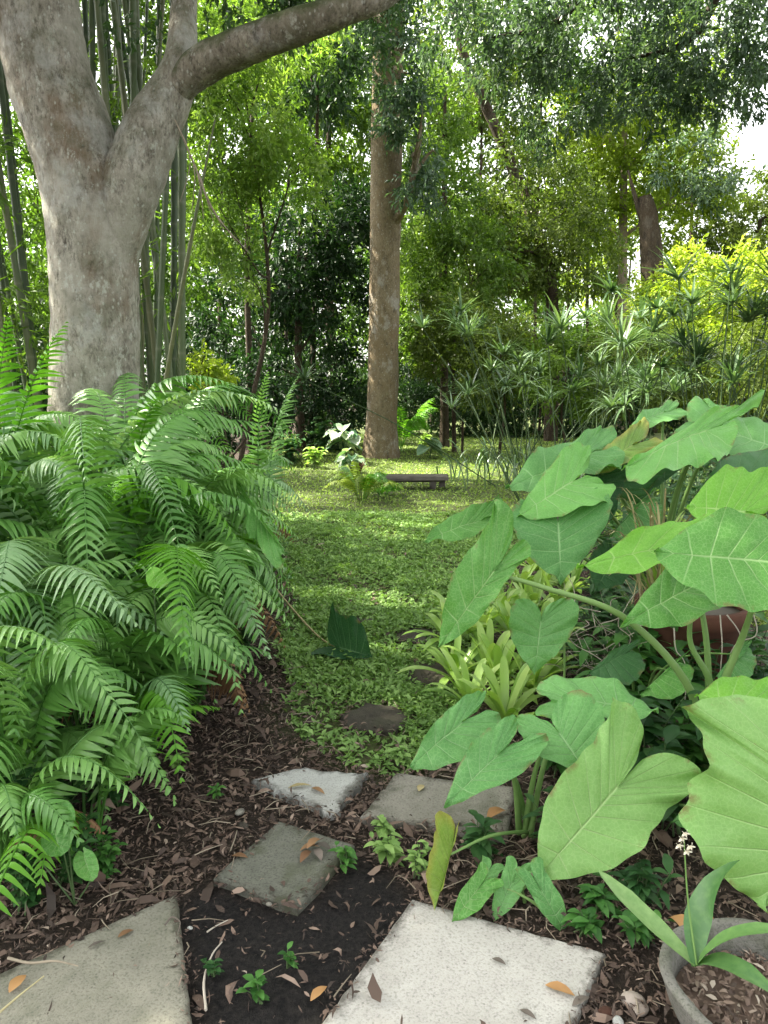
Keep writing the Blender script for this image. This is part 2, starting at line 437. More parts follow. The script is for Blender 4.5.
green = m.mix(m.ramp(n3, [(.35, 0.0), (.65, 1.0)]), (.06, .11, .026), (.12, .17, .045))
green = m.mix(m.ramp(n1, [(.4, .75), (.62, 0.0)]), green, (.05, .036, .024))
c = m.mix(m.math('MULTIPLY', s.outputs[0], .85), mulch, green)
c = m.mix(s.outputs[1], c, soil)
m.col(c); m.b.inputs['Roughness'].default_value = .95; m.b.inputs['Specular IOR Level'].default_value = .2
m.bump(m.math('ADD', n2, n1), .9, .02)
kind(mb.build('ground', m.m), 'structure')

# ------------------------------------------------------------------ pavers
def paver(name, label, pts, mat, h=.045, edge=.0009, group='concrete pavers of the garden path', top=.016, seed=0):
    pts = [np.array(p[:2]) for p in pts]
    c = np.mean(pts, 0); r = np.random.default_rng(seed)
    ring = []
    for a, b in zip(pts, pts[1:] + pts[:1]):
        n = max(4, int(np.linalg.norm(b - a) / .03))
        for k in range(n):
            q = a + (b - a) * k / n
            ring.append(q + (r.normal(size=2) * edge))
    ring = np.array(ring); n = len(ring)
    area = sum(ring[k][0] * ring[(k + 1) % n][1] - ring[(k + 1) % n][0] * ring[k][1] for k in range(n))
    if area < 0: ring = ring[::-1]
    lv = [(1.0, top - h), (1.0, top - .012)]
    L = []
    for sc, z in ((1.0, top - h), (1.0, top - .010), (None, top - .003), (None, top)):
        if sc is None:
            ins = .004 if z < top - .001 else .010
            d = unit(ring - c); q = ring - d * ins
        else: q = ring
        L.append(np.column_stack([q, np.full(n, z)]))
    v = np.concatenate(L) - [c[0], c[1], 0]
    mbp = MB()
    i = np.arange(len(L) - 1)[:, None] * n; j = np.arange(n)[None]
    f = np.stack([i + j, i + (j + 1) % n, i + n + (j + 1) % n, i + n + j], -1).reshape(-1, 4)
    q = np.column_stack([L[3][:, :2] - unit(L[3][:, :2] - c) * .05, np.full(n, top)]) - [c[0], c[1], 0]
    uvp = np.zeros((len(v) + n, 3)); uvp[:len(v), 1] = 1
    v = np.concatenate([v, q]); i = np.arange(len(L))[:, None] * n
    f = np.stack([i + j, i + (j + 1) % n, i + n + (j + 1) % n, i + n + j], -1).reshape(-1, 4)
    f = np.concatenate([f]); mbp.add(v, f, .5, uvp); mbp.add(v[-n:], np.arange(n)[None])
    o = mbp.build(name, mat, smooth=False); o.location = (float(c[0]), float(c[1]), 0)
    return tag(o, label, 'paver', group)
def square(c0, c1, size_a, size_b, side):
    """from one corner towards a second, real sizes"""
    a = np.array(c0[:2]); u = unit(np.array(c1[:2]) - a); w = np.array([-u[1], u[0]]) * side
    return [a, a + u * size_a, a + u * size_a + w * size_b, a + w * size_b]
TOP = .016
q0, q1, q2 = G(412, 898, TOP), G(606, 952, TOP), G(320, 1024, TOP)
dv = unit(q2 - q0)
wdt = np.linalg.norm(q1 - q0)
q3 = G(572, 1028, TOP); dv2 = unit(q3 - q1)
paver('paver', 'large clean off-white slab, biggest and brightest of the path', [q0, q1, q1 + dv2 * .62, q0 + dv * .62], M['slab_white'], seed=1, edge=.001)
q0, q1, q2 = G(177, 893, TOP), G(192, 1024, TOP), G(0, 1008, TOP)
w = unit(G(60, 945, TOP) - q0)
paver('paver', 'buff concrete slab with straight right edge beside the black soil', [q0, q0 + unit(q1 - q0) * .6, q0 + unit(q1 - q0) * .6 + w * .62, q0 + w * .62], M['slab_buff'], seed=2, edge=.001)
paver('paver', 'tilted dark grey square stepping slab with a dead leaf clump on it', [G(213, 876, TOP), G(279, 820, TOP), G(355, 844, TOP), G(298, 907, TOP)], M['slab_grey'], seed=3)
paver('paver', 'small light grey ragged slab half buried in the mulch', [G(252, 779, .02), G(300, 768, .02), G(369, 772, .02), G(332, 813, .02)], M['slab_light'], seed=4, edge=.008, top=.02)
paver('paver', 'worn brownish slab under the small elephant ear leaves', [G(360, 816, .02), G(396, 772, .02), G(514, 786, .02), G(508, 832, .02)], M['slab_worn'], seed=5, edge=.003, top=.02)
def stepping(label, px, py, wpx, hpx, seed):
    r = np.random.default_rng(seed); pts = []
    for k in range(14):
        a = k / 14 * 2 * math.pi; rr = 1 + r.normal() * .09
        pts.append(G(px + math.cos(a) * wpx / 2 * rr, py + math.sin(a) * hpx / 2 * rr, .012))
    paver('stepping_stone', label, pts, M['stone_dark'], seed=seed, edge=.004, group='dark stepping stones in the lawn', top=.012)['category'] = 'stepping stone'
stepping('wide dark stone nearest the square slabs, mulch spilled over its left end', 374, 717, 66, 27, 11)
stepping('dark round stone beside the lime bromeliads', 433, 675, 58, 25, 12)
stepping('farther dark stone half hidden under the big arrow leaf', 418, 635, 44, 15, 13)
stepping('small sunken stone near the fallen leaf, farthest left', 358, 622, 36, 10, 14)

# ------------------------------------------------------------------ ground cover (stuff)
def scatter_leaves(mb, pos, ln, wd, tilt, tint, r):
    """one folded two-triangle leaf at every pos"""
    n = len(pos); az = r.uniform(0, 2 * math.pi, n); el = r.normal(tilt[0], tilt[1], n)
    d = np.stack([np.cos(az) * np.cos(el), np.sin(az) * np.cos(el), np.sin(el)], -1)
    sdir = unit(np.cross(d, [0, 0, 1]) + r.normal(size=(n, 3)) * .25); nn = np.cross(sdir, d)
    L = np.broadcast_to(ln, (n,))[:, None]; W = np.broadcast_to(wd, (n,))[:, None]
    mid = pos + d * L * .45
    v = np.stack([pos, mid + sdir * W + nn * W * .35, pos + d * L - nn * L * .12, mid - sdir * W + nn * W * .35], 1)
    b = np.arange(n)[:, None] * 4
    f = np.concatenate([b + [0, 2, 1], b + [0, 3, 2]])
    mb.add(v, f, np.repeat(tint, 4))
def scatter_curl(mb, pos, ln, wd, tilt, tint, r):
    n = len(pos); az = r.uniform(0, 2 * math.pi, n); el = r.normal(tilt[0], tilt[1], n)
    d = np.stack([np.cos(az) * np.cos(el), np.sin(az) * np.cos(el), np.sin(el)], -1)
    sd_ = unit(np.cross(d, [0, 0, 1]) + r.normal(size=(n, 3)) * .35); nn = np.cross(sd_, d)
    L, W = ln[:, None], wd[:, None]; cu = r.normal(.06, .16, n)[:, None] * L; fo = r.normal(.2, .45, n)[:, None] * W
    a = pos - nn * 0; st = []
    for u, w in ((.28, .9), (.66, .85)):
        q = pos + d * L * u + nn * cu * math.sin(u * math.pi)
        st += [q + sd_ * W * w + nn * fo, q - sd_ * W * w + nn * fo]
    v = np.stack([pos, st[0], st[1], st[2], st[3], pos + d * L + sd_ * W * r.normal(0, .5, n)[:, None]], 1)
    b = np.arange(n)[:, None] * 6
    mb.add(v, np.concatenate([b + [0, 2, 1], b + [3, 4, 5], b + [1, 2, 4], b + [1, 4, 3]]), np.repeat(tint, 6))
def sample(poly_or_box, n, r, test=None):
    x0, x1, y0, y1 = poly_or_box
    x = r.uniform(x0, x1, n); y = r.uniform(y0, y1, n)
    k = np.ones(n, bool) if test is None else test(x, y)
    return x[k], y[k]
PAVE = [[tuple(np.array(o.matrix_basis.translation)[:2]), o] for o in COL.objects if o.name.startswith(('paver', 'stepping'))]
PAVE = [[(v.co.x + o.location.x, v.co.y + o.location.y) for v in o.data.vertices[:]] for _, o in PAVE]
def hull(p):
    p = sorted(set(p)); 
    def half(p):
        h = []
        for q in p:
            while len(h) > 1 and (h[-1][0]-h[-2][0])*(q[1]-h[-2][1])-(h[-1][1]-h[-2][1])*(q[0]-h[-2][0]) <= 0: h.pop()
            h.append(q)
        return h
    return half(p)[:-1] + half(p[::-1])[:-1]
PAVE = [hull(p) for p in PAVE]
def on_pave(x, y, k0=0, k1=99):
    o = np.zeros(np.shape(x), bool)
    for p in PAVE[k0:k1]: o |= inpoly(x, y, p)
    return o
def lawn_test(x, y):
    p = np.stack([x, y, x * 0], -1); jj = lump(p, 9, 3) * .07
    return inpoly(x + jj, y + jj * .8, LAWN)
r = np.random.default_rng(21)
mb = MB()
x, y = sample((-1.6, 1.6, 2.3, 9), 60000, r, lambda x, y: lawn_test(x, y) & ~(on_pave(x, y) & (r.uniform(size=len(x)) < .93)) & (r.uniform(size=len(x)) < np.clip(1.25 - (y - 3) * .16, .35, 1)))
pp = np.stack([x, y, x * 0], -1)
dens = lump(pp, 4.5, 8)
k = r.uniform(size=len(x)) < np.clip(.78 + dens * 1.2, .22, 1)
x, y, dens = x[k], y[k], dens[k]
h = np.clip(.028 + .02 * dens + r.normal(size=len(x)) * .012, .006, .08)
nl = 5
xx, yy, hh = np.repeat(x, nl), np.repeat(y, nl), np.repeat(h, nl)
pos = np.stack([xx + r.normal(size=len(xx)) * .014, yy + r.normal(size=len(xx)) * .014, ground_z(xx, yy) + hh * r.uniform(.5, 1, len(xx))], -1)
sc = r.uniform(.7, 1.3, len(xx)) * .034
scatter_leaves(mb, pos, sc, sc * .26, (.25, .45), np.repeat(r.uniform(size=len(x)), nl) * .7 + r.uniform(size=len(xx)) * .3, r)
kind(mb.build('ground_cover', M['herb']), 'stuff')
mb = MB()
def far_test(x, y):
    return ((y > 7.5) & (x > -1.9 - (y - 8) * .1) & (x < 6)) & (inpoly(x, y, LAWN) | (y > 9.5))
x, y = sample((-3, 6, 7.5, 24), 60000, r, far_test)
pos = np.stack([x, y, ground_z(x, y)], -1)
scatter_leaves(mb, pos, r.uniform(.025, .06, len(x)), .010, (.6, .4), r.uniform(size=len(x)), r)
x, y = sample((2.3, 8, 4, 12), 30000, r)
scatter_leaves(mb, np.stack([x, y, ground_z(x, y)], -1), r.uniform(.03, .08, len(x)), .010, (.6, .4), r.uniform(size=len(x)), r)
kind(mb.build('grass', M['grass']), 'stuff')

# leaf litter and mulch (stuff)
mb = MB()
BED_L = gpoly([(0, 1100), (178, 900), (213, 880), (250, 800), (300, 740), (286, 705), (280, 640), (296, 600), (300, 500), (200, 480)]) + [(-4, 8), (-4, .9)]
def litter_test(x, y):
    lw = lawn_test(x, y); so_ = inpoly(x, y, SOIL); pv = on_pave(x, y)
    u = r.uniform(size=len(x))
    return (~pv & ~lw & ~so_ & (u < np.clip(1.5 - y * .16, .15, 1))) | (so_ & ~pv & (u < .12)) | (lw & ~pv & (u < .14)) | (pv & (u < .006))
x, y = sample((-2.6, 2.4, 1.1, 7.5), 210000, r, litter_test)
zz = ground_z(x, y) + .004 + np.abs(r.normal(size=len(x))) * .014 + on_pave(x, y) * .026
sc = np.exp(r.normal(size=len(x)) * .6) * .0165
scatter_curl(mb, np.stack([x, y, zz], -1), sc, sc * r.uniform(.05, .24, len(x)), (.03, .35), np.clip(r.beta(1.6, 2.4, len(x)), 0, 1), r)
for p in PAVE:       # litter gathered along the slab edges
    p = np.array(p); q = np.roll(p, -1, 0); ln_ = np.linalg.norm(q - p, axis=1)
    n = int(ln_.sum() * 190); kk = r.choice(len(p), n, p=ln_ / ln_.sum()); u = r.uniform(size=(n, 1))
    e = p[kk] + (q[kk] - p[kk]) * u; t_ = (q - p)[kk] / ln_[kk][:, None]; off = r.normal(-.004, .016, n)
    e = e + np.stack([-t_[:, 1], t_[:, 0]], -1) * off[:, None]
    sc = np.exp(r.normal(size=n) * .5) * .014
    scatter_curl(mb, np.column_stack([e, .005 + on_pave(e[:, 0], e[:, 1]) * .014 + np.abs(r.normal(size=n)) * .004]), sc, sc * r.uniform(.06, .28, n), (.02, .3), r.beta(1.3, 3, n), r)
kind(mb.build('leaf_litter', M['litter'], smooth=False), 'stuff')
mb = MB()
x, y = sample((-2.2, 2.2, 1.2, 5.5), 2600, r, lambda x, y: ~on_pave(x, y) & ~(lawn_test(x, y) & (r.uniform(size=len(x)) < .85)) & ~(inpoly(x, y, SOIL) & (r.uniform(size=len(x)) < .8)))
for a, b in zip(x, y):
    an = r.uniform(0, 6.28); ln = r.uniform(.03, .12); z0 = .008 + abs(r.normal()) * .012
    dx, dy = math.cos(an) * ln, math.sin(an) * ln
    tube(mb, [(a, b, z0), (a + dx * .5 + r.normal() * .006, b + dy * .5 + r.normal() * .006, z0 + .006), (a + dx, b + dy, z0 + r.normal() * .006)], [.0022, .0018, .001], 4, 3, r.uniform(), cap=False)
kind(mb.build('bark_mulch', M['twig']), 'stuff')

# ------------------------------------------------------------------ trees
def crown_mesh(mb, blobs, leaf, wid, r, per=6, droop=.35, spread=.115):
    """blobs: (centre, (rx,ry,rz), sprigs, clusters). Leaves grow in sprigs, sprigs in clusters."""
    for c, rad, ns, nc in blobs:
        c = np.asarray(c, float); rad = np.asarray(rad, float)
        d = unit(r.normal(size=(nc, 3))); rr = r.uniform(.25, 1, nc)**.45
        cc = c + d * rr[:, None] * rad
        idx = r.integers(0, nc, ns)
        csz = r.uniform(.5, 1.4, nc)[idx][:, None]
        sp = cc[idx] + r.normal(size=(ns, 3)) * (rad.mean() * spread * csz) * [1, 1, .7]
        ax = unit(unit(sp - c) * .5 + r.normal(size=(ns, 3)) * .7 + [0, 0, -droop])
        base = np.repeat(sp, per, 0); axx = np.repeat(ax, per, 0); n = len(base)
        off = np.tile(np.linspace(0, 1, per), ns)[:, None]
        dirn = unit(axx + r.normal(size=(n, 3)) * .65 + [0, 0, -droop * .5])
        L = (leaf * r.uniform(.6, 1.25, n))[:, None]
        p0 = base + axx * off * leaf * 2.2
        sd_ = unit(np.cross(dirn, r.normal(size=(n, 3)) * .6 + [0, 0, 1])); nn = np.cross(sd_, dirn)
        W = L * wid
        mid = p0 + dirn * L * .45
        v = np.stack([p0, mid + sd_ * W + nn * W * .3, p0 + dirn * L - nn * L * .1, mid - sd_ * W + nn * W * .3], 1)
        b = np.arange(n)[:, None] * 4
        tint = np.clip(np.repeat(r.uniform(size=nc)[idx] * .5 + r.uniform(size=ns) * .3, per) + r.uniform(size=n) * .3, 0, 1)
        mb.add(v, np.concatenate([b + [0, 2, 1], b + [0, 3, 2]]), np.repeat(tint, 4))
def px_blob(px, py, d, wpx, hpx, depth, ns, nc):
    k = d / FPX
    return (P(px, py, d), (wpx * k, depth, hpx * k), ns, nc)
def tree(name, label, base, trunk, blobs, leafmat, barkmat, leaf=.1, wid=.24, cat='tree', group=None, seed=0, limbs=True, per=6, droop=.35, tseg=10, spread=.115):
    r = np.random.default_rng(seed + 900)
    t = thing(name, label, cat, base, group)
    mt = MB()
    for pts, rad in trunk:
        tube(mt, pts, rad, tseg, max(6, len(pts) * 5), r.uniform(), .06, 3.0)
    if limbs and trunk:
        tp = catmull(trunk[0][0], 24)
        for c, rad, ns, nc in blobs:
            c = np.asarray(c)
            k = int(np.clip(np.argmin(np.linalg.norm(tp - (c + [0, 0, -1.2]), axis=1)), 6, 23)); s0 = tp[k]
            r0 = max(.02, float(np.mean(trunk[0][1])) * .4)
            mid = (s0 + c) / 2 + r.normal(size=3) * .2
            tube(mt, [s0, mid, c], [r0, r0 * .6, r0 * .22], 6, 9, .5, .05)
            for q in range(5):
                e = c + unit(r.normal(size=3)) * np.asarray(rad) * r.uniform(.5, .9)
                tube(mt, [mid + (c - mid) * r.uniform(0, .9), (mid + c) / 2 * .3 + e * .7 + r.normal(size=3) * .1, e], [r0 * .35, r0 * .2, .008], 5, 6, .5)
    if trunk: mt.build('trunk', barkmat, t)
    mc = MB(); crown_mesh(mc, blobs, leaf, wid, r, per, droop, spread)
    mc.build('crown', leafmat, t, smooth=False)
    return t

# --- big pale oak at left, forking
D = 5.5
base = P(96, 598, D); base[2] = 0
t = thing('oak_tree', 'massive pale lichen-speckled tree forking into two trunks behind the left ferns', 'tree', base)
mt = MB()
tube(mt, [P(100, 610, D), P(96, 500, D), P(95, 400, D), P(95, 310, D), P(91, 225, D), P(76, 150, D), P(48, 70, D), P(34, 0, D), P(22, -90, D), P(-10, -260, D)],
     [.42, .34, .30, .285, .30, .285, .275, .275, .26, .2], 72, 220, .5, .075, 4.5)
mt.build('trunk', M['oak_bark'], t)
mt = MB()
tube(mt, [P(103, 300, D), P(120, 225, D - .05), P(133, 180, D - .08), P(152, 130, D - .05), P(170, 95, D), P(181, 60, D), P(184, 10, D + .1), P(192, -60, D + .2), P(215, -190, D + .3)],
     [.14, .18, .195, .18, .15, .105, .085, .07, .05], 48, 130, .5, .06, 5.0)
mt.build('trunk', M['oak_bark'], t)
mt = MB()
tube(mt, [P(150, 128, D - .03), P(172, 96, D - .03), P(205, 64, D - .09), P(252, 44, D - .2), P(300, 26, D - .3), P(345, 10, D - .35), P(385, -6, D - .3), P(450, -50, D), P(600, -120, D + .5)],
     [.05, .09, .125, .115, .103, .088, .075, .06, .03], 40, 130, .5, .07, 5.0)
mt.build('limb', M['limb_bark'], t)
mt = MB()
for k in range(7):   # thin aerial roots and a small twig
    a = P(175 + k * 4, 120 + k * 9, D - .25)
    tube(mt, [a, a + [.1, -.05, -.25], a + [.02 + .05 * k, -.03, -.5]], [.006, .004, .002], 4, 8, .5)
mt.build('twig', M['twig'], t)
mc = MB(); r = np.random.default_rng(5)
ob = []
for (x, y, z, rx, rz, ns, nc) in [(-3, 5.5, 8, 3, 1.6, 900, 40), (-1.2, 7, 7.6, 2.2, 1.2, 700, 34), (.8, 6.5, 7.8, 2.2, 1.2, 650, 32), (-5.5, 5, 7, 2.5, 1.8, 700, 30), (-6.5, 7.5, 6, 2.2, 2, 700, 30), (-4, 2, 8.5, 2.6, 1.5, 600, 26), (-6, 1, 6.5, 2.4, 2, 600, 26), (-3.5, 8.5, 8.5, 2.6, 1.6, 700, 30), (2.4, 7, 8.2, 1.6, 1, 300, 16), (-1.5, 3.2, 7.2, 2.6, 1.0, 900, 44), (1.4, 3.6, 7.6, 2.4, 1.0, 800, 40), (-5.4, 5.2, 7.6, 2.4, .9, 1500, 60), (-3.6, 6.4, 8.4, 2.2, .8, 1200, 50), (-6.8, 4.2, 7.8, 1.8, .9, 800, 36), (-4.6, 3.2, 7.2, 2.2, .9, 1300, 50), (-6.2, 2.8, 7.2, 1.9, .9, 1000, 44), (-5.6, 4.2, 8.6, 1.9, .8, 900, 40), (-6.5, 4.0, 8.4, 1.6, .8, 1000, 40), (-5.7, 3.7, 6.4, 1.3, .7, 600, 26), (-4.6, 4.6, 9.4, 1.8, .8, 800, 36), (0, 1.0, 7.6, 2.6, 1.0, 700, 36), (3.2, 1.6, 7.8, 2.2, 1.0, 500, 30), (-3.6, .2, 7.2, 2.2, 1.0, 500, 30)]:  # unseen part of the crown; dense blobs added to block sun from the foreground
    ob.append(((x, y, z), (rx, rx, rz), ns, nc))
crown_mesh(mc, ob, .13, .24, r, 6, .35)
crown_mesh(mc, [px_blob(255, 5, 7.2, 50, 20, .6, 130, 20), px_blob(330, 6, 7.4, 50, 22, .6, 150, 20), px_blob(360, 50, 8, 30, 40, .6, 70, 14), px_blob(135, 10, 7, 45, 18, .5, 40, 10)], .08, .24, r, 6, .35)
mc.build('crown', M['oak_leaf'], t, smooth=False)

# --- tall straight tree in the middle
D = G(381, 457)[1]
b = G(381, 457)
kx = D / FPX
t = tree('straight_tree', 'tall straight brown trunk at the end of the lawn, behind the bench', b,
     [([b + [0, 0, -.1], P(381, 430, D), P(383, 380, D), P(385, 250, D), P(387, 120, D), P(390, 0, D), P(394, -200, D)], [20 * kx, 15.8 * kx, 15 * kx, 14.5 * kx, 15 * kx, 14 * kx, 9 * kx])],
     [px_blob(398, 60, D - .9, 22, 80, .5, 420, 40), px_blob(420, 150, D - .7, 20, 60, .6, 260, 24), px_blob(380, 10, D - .8, 40, 30, .9, 200, 20), px_blob(395, -260, D, 190, 110, 3.2, 1100, 50), px_blob(345, -110, D, 60, 60, 1.4, 260, 26)],
     M['grey_leaf'], M['brown_bark'], .13, .2, seed=3, tseg=28)

# --- bamboo
def bamboo(label, spots, seed, blobs):
    r = np.random.default_rng(seed)
    c = np.mean([s[0] for s in spots], 0); c[2] = 0
    t = thing('bamboo_clump', label, 'bamboo', c, 'bamboo clumps behind the big tree')
    for b, top, rad, tint in spots:
        m_ = MB(); n = 26
        a = bez(b, (np.array(b) + top) / 2 + r.normal(size=3) * [.12, .12, 0], top, n * 3 + 1)
        rr = np.interp(np.linspace(0, 1, n * 3 + 1), [0, .7, 1], [rad, rad * .85, rad * .3])
        rr[::3] *= 1.14
        th = np.linspace(0, 2 * math.pi, 8, endpoint=False)
        ring = np.stack([np.cos(th), np.sin(th), th * 0], -1)
        v = a[:, None] + ring[None] * rr[:, None, None]
        i = np.arange(n * 3)[:, None] * 8; j = np.arange(8)[None]
        f = np.stack([i + j, i + (j + 1) % 8, i + 8 + (j + 1) % 8, i + 8 + j], -1).reshape(-1, 4)
        uv = np.zeros((n * 3 + 1, 8, 3)); uv[::3, :, 1] = 1
        m_.add(v, f, tint, uv.reshape(-1, 3)); m_.build('culm', M['bamboo'], t)
    mc = MB(); crown_mesh(mc, blobs, .16, .1, r, 6, .5); mc.build('foliage', M['mid_leaf'], t, smooth=False)
r = np.random.default_rng(31)
def culms(pxs, dlo, dhi, lean, rlo=.02, rhi=.036):
    out = []
    for px in pxs:
        d = r.uniform(dlo, dhi); b = P(px, 420, d); b[2] = 0
        tp = b + [lean + r.normal() * .55, r.normal() * .4, r.uniform(9, 12)]
        out.append((b, tp, r.uniform(rlo, rhi), r.uniform()))
    return out
sp1 = culms([12, 18, 24, 30, 36, 41, 46, 50, 8, 2, -8, -16, -26, 28, 44, -4, 15, 33], 7.2, 8.8, -.8)
bamboo('dark bamboo clump left of the big trunk, canes leaning outward', sp1, 41, [px_blob(25, 230, 8.2, 45, 120, .6, 90, 22), px_blob(0, 330, 7.6, 40, 50, .4, 60, 14), ((-4.6, 8, 9.5), (1.8, 1.8, 2), 600, 30), ((-6, 8.4, 7), (1.5, 1.4, 2), 400, 20)])
sp2 = culms([104, 110, 118, 124, 131, 138, 143, 149, 155, 160, 166, 172, 178, 184, 190, 147, 128, 113, 136, 169, 100, 96, 153], 7.4, 9.2, -.05)
sp2.append((P(130, 330, 7.4) * [1, 1, 0] + [0, 0, .0], P(215, 120, 7.0), .022, .9))
bamboo('upright green bamboo canes between the big trunk and the bright leaves', sp2, 42, [px_blob(150, 210, 8.3, 45, 120, .6, 80, 22), px_blob(120, 60, 8.6, 40, 60, .5, 60, 14), ((-2.6, 8.8, 9.6), (1.6, 1.6, 1.8), 500, 26), ((-5.6, 9.6, 8), (2.2, 1.8, 1.2), 1050, 44), ((-3.9, 10.8, 8.2), (1.9, 1.8, 1), 800, 36), ((-5.8, 12.6, 8.6), (2.2, 1.8, 1.2), 1300, 56)])  # last three foliage blobs are unseen, added to shade the middle lawn
sp3 = culms([60, 70, 84, 95, 108, 120, 132], 9.6, 10.6, .3)
bamboo('farther bamboo canes glimpsed high in the fork of the big trunk', sp3, 43, [((-3.4, 10.6, 9), (1.8, 1.4, 1.8), 400, 22)])

# --- trees and shrubs behind, near to far
def simple_tree(name, label, pxb, d, top, blobs, leafmat, barkmat, r0=.12, **kw):
    b = P(pxb, 400, d); b[2] = 0
    tp = P(top[0], top[1], d)
    mid = (b + tp) / 2 + np.random.default_rng(int(pxb)).normal(size=3) * [.15, .1, 0]
    return tree(name, label, b, [([b - [0, 0, .1], b * .7 + mid * .3, mid, tp], [r0 * 1.3, r0, r0 * .8, r0 * .35])], blobs, leafmat, barkmat, **kw)
B = px_blob
simple_tree('bright_tree', 'sunlit lime-leaved tree right of the bamboo canes', 235, 12.5, (245, 90),
    [B(240, 120, 12.5, 50, 70, 1.2, 800, 50), B(205, 70, 12.8, 40, 60, 1.0, 420, 30), B(285, 170, 12.8, 45, 40, 1.0, 420, 30), B(215, 200, 12.2, 30, 50, .9, 380, 24), B(240, 250, 12.6, 25, 50, .7, 200, 16), B(270, 30, 13, 60, 50, 1.2, 420, 30)],
    M['fresh_leaf'], M['dark_bark'], .04, leaf=.11, wid=.2, seed=11)
simple_tree('bright_tree', 'leafy green tree behind the bamboo, seen left of and through the fork', 70, 14, (60, 60),
    [B(135, 70, 13.5, 60, 70, 1.0, 620, 50), B(20, 170, 13.5, 50, 90, 1.0, 800, 60), B(20, 310, 14, 60, 60, 1.0, 600, 40), B(140, 260, 13.6, 60, 70, 1.0, 620, 50), B(180, 20, 13.6, 50, 40, 1.0, 300, 24)],
    M['mid_leaf'], M['dark_bark'], .07, leaf=.12, wid=.22, seed=111)
simple_tree('yellow_shrub', 'small yellow-green shrub rising behind the ferns beside the canes', 205, 8.6, (205, 365),
    [B(205, 372, 8.6, 13, 20, .25, 150, 14), B(216, 388, 8.5, 14, 12, .25, 110, 10)], M['yellow_leaf'], M['dark_bark'], .02, leaf=.06, wid=.3, cat='shrub', seed=12)
simple_tree('dark_understory_tree', 'dark glossy small tree filling the shaded hollow left of the straight trunk', 300, 17.5, (300, 220),  # deep shade of the hollow put into the dark leaf colour
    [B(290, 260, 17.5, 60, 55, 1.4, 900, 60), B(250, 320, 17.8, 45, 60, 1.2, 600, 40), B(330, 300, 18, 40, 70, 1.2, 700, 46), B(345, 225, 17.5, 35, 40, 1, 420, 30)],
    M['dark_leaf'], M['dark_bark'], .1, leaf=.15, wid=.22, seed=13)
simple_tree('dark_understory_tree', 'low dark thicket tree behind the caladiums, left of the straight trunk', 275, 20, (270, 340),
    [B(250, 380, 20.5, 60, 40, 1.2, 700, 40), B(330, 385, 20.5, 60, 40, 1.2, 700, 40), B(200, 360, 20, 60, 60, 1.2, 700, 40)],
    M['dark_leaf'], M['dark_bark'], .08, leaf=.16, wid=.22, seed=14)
simple_tree('mid_green_tree', 'mid-green leafy tree behind the straight trunk, left side', 335, 22, (330, 60),
    [B(330, 110, 22, 50, 70, 1.8, 900, 60), B(300, 70, 22.5, 55, 60, 1.8, 700, 46), B(360, 170, 22, 30, 60, 1.4, 500, 30), B(310, 190, 21.5, 50, 40, 1.5, 500, 34)],
    M['mid_leaf'], M['dark_bark'], .14, leaf=.15, wid=.24, seed=15)
simple_tree('mid_green_tree', 'green tree just right of the straight trunk, hanging leaves', 445, 19, (445, 90),
    [B(440, 210, 19, 40, 80, 1.4, 900, 60), B(470, 270, 18.5, 45, 55, 1.3, 800, 50), B(430, 120, 19, 35, 50, 1.3, 420, 30), B(425, 300, 18.7, 25, 60, 1.0, 400, 30)],
    M['mid_leaf'], M['dark_bark'], .1, leaf=.13, wid=.24, seed=16)
b = P(552, 400, 21); b[2] = 0
tree('leaning_tree', 'olive tree with thin dark trunk slanting up to the left over the sedges', b,
    [([b, P(552, 300, 21), P(538, 235, 21), P(505, 150, 21), P(483, 100, 21), P(462, 50, 21), P(450, -20, 21)], [.2, .16, .15, .14, .13, .11, .07])],
    [B(540, 220, 21, 55, 60, 1.6, 1100, 70), B(500, 250, 20.5, 45, 60, 1.4, 800, 50), B(580, 265, 21, 40, 45, 1.4, 600, 40), B(520, 180, 21, 40, 45, 1.4, 380, 30), B(475, 60, 21, 50, 40, 1.4, 240, 24)],
    M['olive_leaf'], M['dark_bark'], .13, .24, seed=17)
simple_tree('yellow_green_tree', 'tall sunlit yellow-green tree with slim pale trunk at right', 624, 27, (626, 60),
    [B(640, 150, 27, 70, 50, 2, 1000, 70), B(585, 215, 27, 30, 45, 1.4, 450, 34), B(680, 190, 27, 55, 45, 1.8, 620, 44), B(600, 130, 27, 45, 45, 1.8, 460, 30), B(660, 80, 27, 60, 50, 2, 500, 36)],
    M['bright_leaf'], M['pale_bark'], .19, leaf=.18, wid=.24, seed=18)
b = P(654, 400, 25); b[2] = 0
tree('stub_tree', 'thick dark brown broken trunk right of the slim pale trunk', b,
    [([b, P(653, 300, 25), P(651, 250, 25), P(648, 215, 25), P(645, 196, 25)], [.4, .36, .34, .28, .2]), ([P(650, 250, 25), P(636, 200, 25), P(628, 170, 25)], [.1, .07, .03])],
    [B(685, 165, 25, 45, 26, 1.2, 170, 18), B(712, 190, 25, 30, 18, 1.0, 110, 12)], M['grey_leaf'], M['dark_bark'], .18, .22, seed=19, limbs=False)
simple_tree('sunny_shrub', 'wide bright yellow shrub glowing behind the right sedges', 710, 19, (710, 290),
    [B(715, 285, 19, 60, 38, 1.4, 1100, 70), B(665, 310, 18.6, 35, 28, 1.2, 600, 40), B(760, 300, 19, 45, 40, 1.4, 700, 46), B(700, 350, 18.6, 70, 35, 1.2, 800, 50)],
    M['yellow_leaf'], M['dark_bark'], .06, leaf=.12, wid=.26, cat='shrub', seed=20)
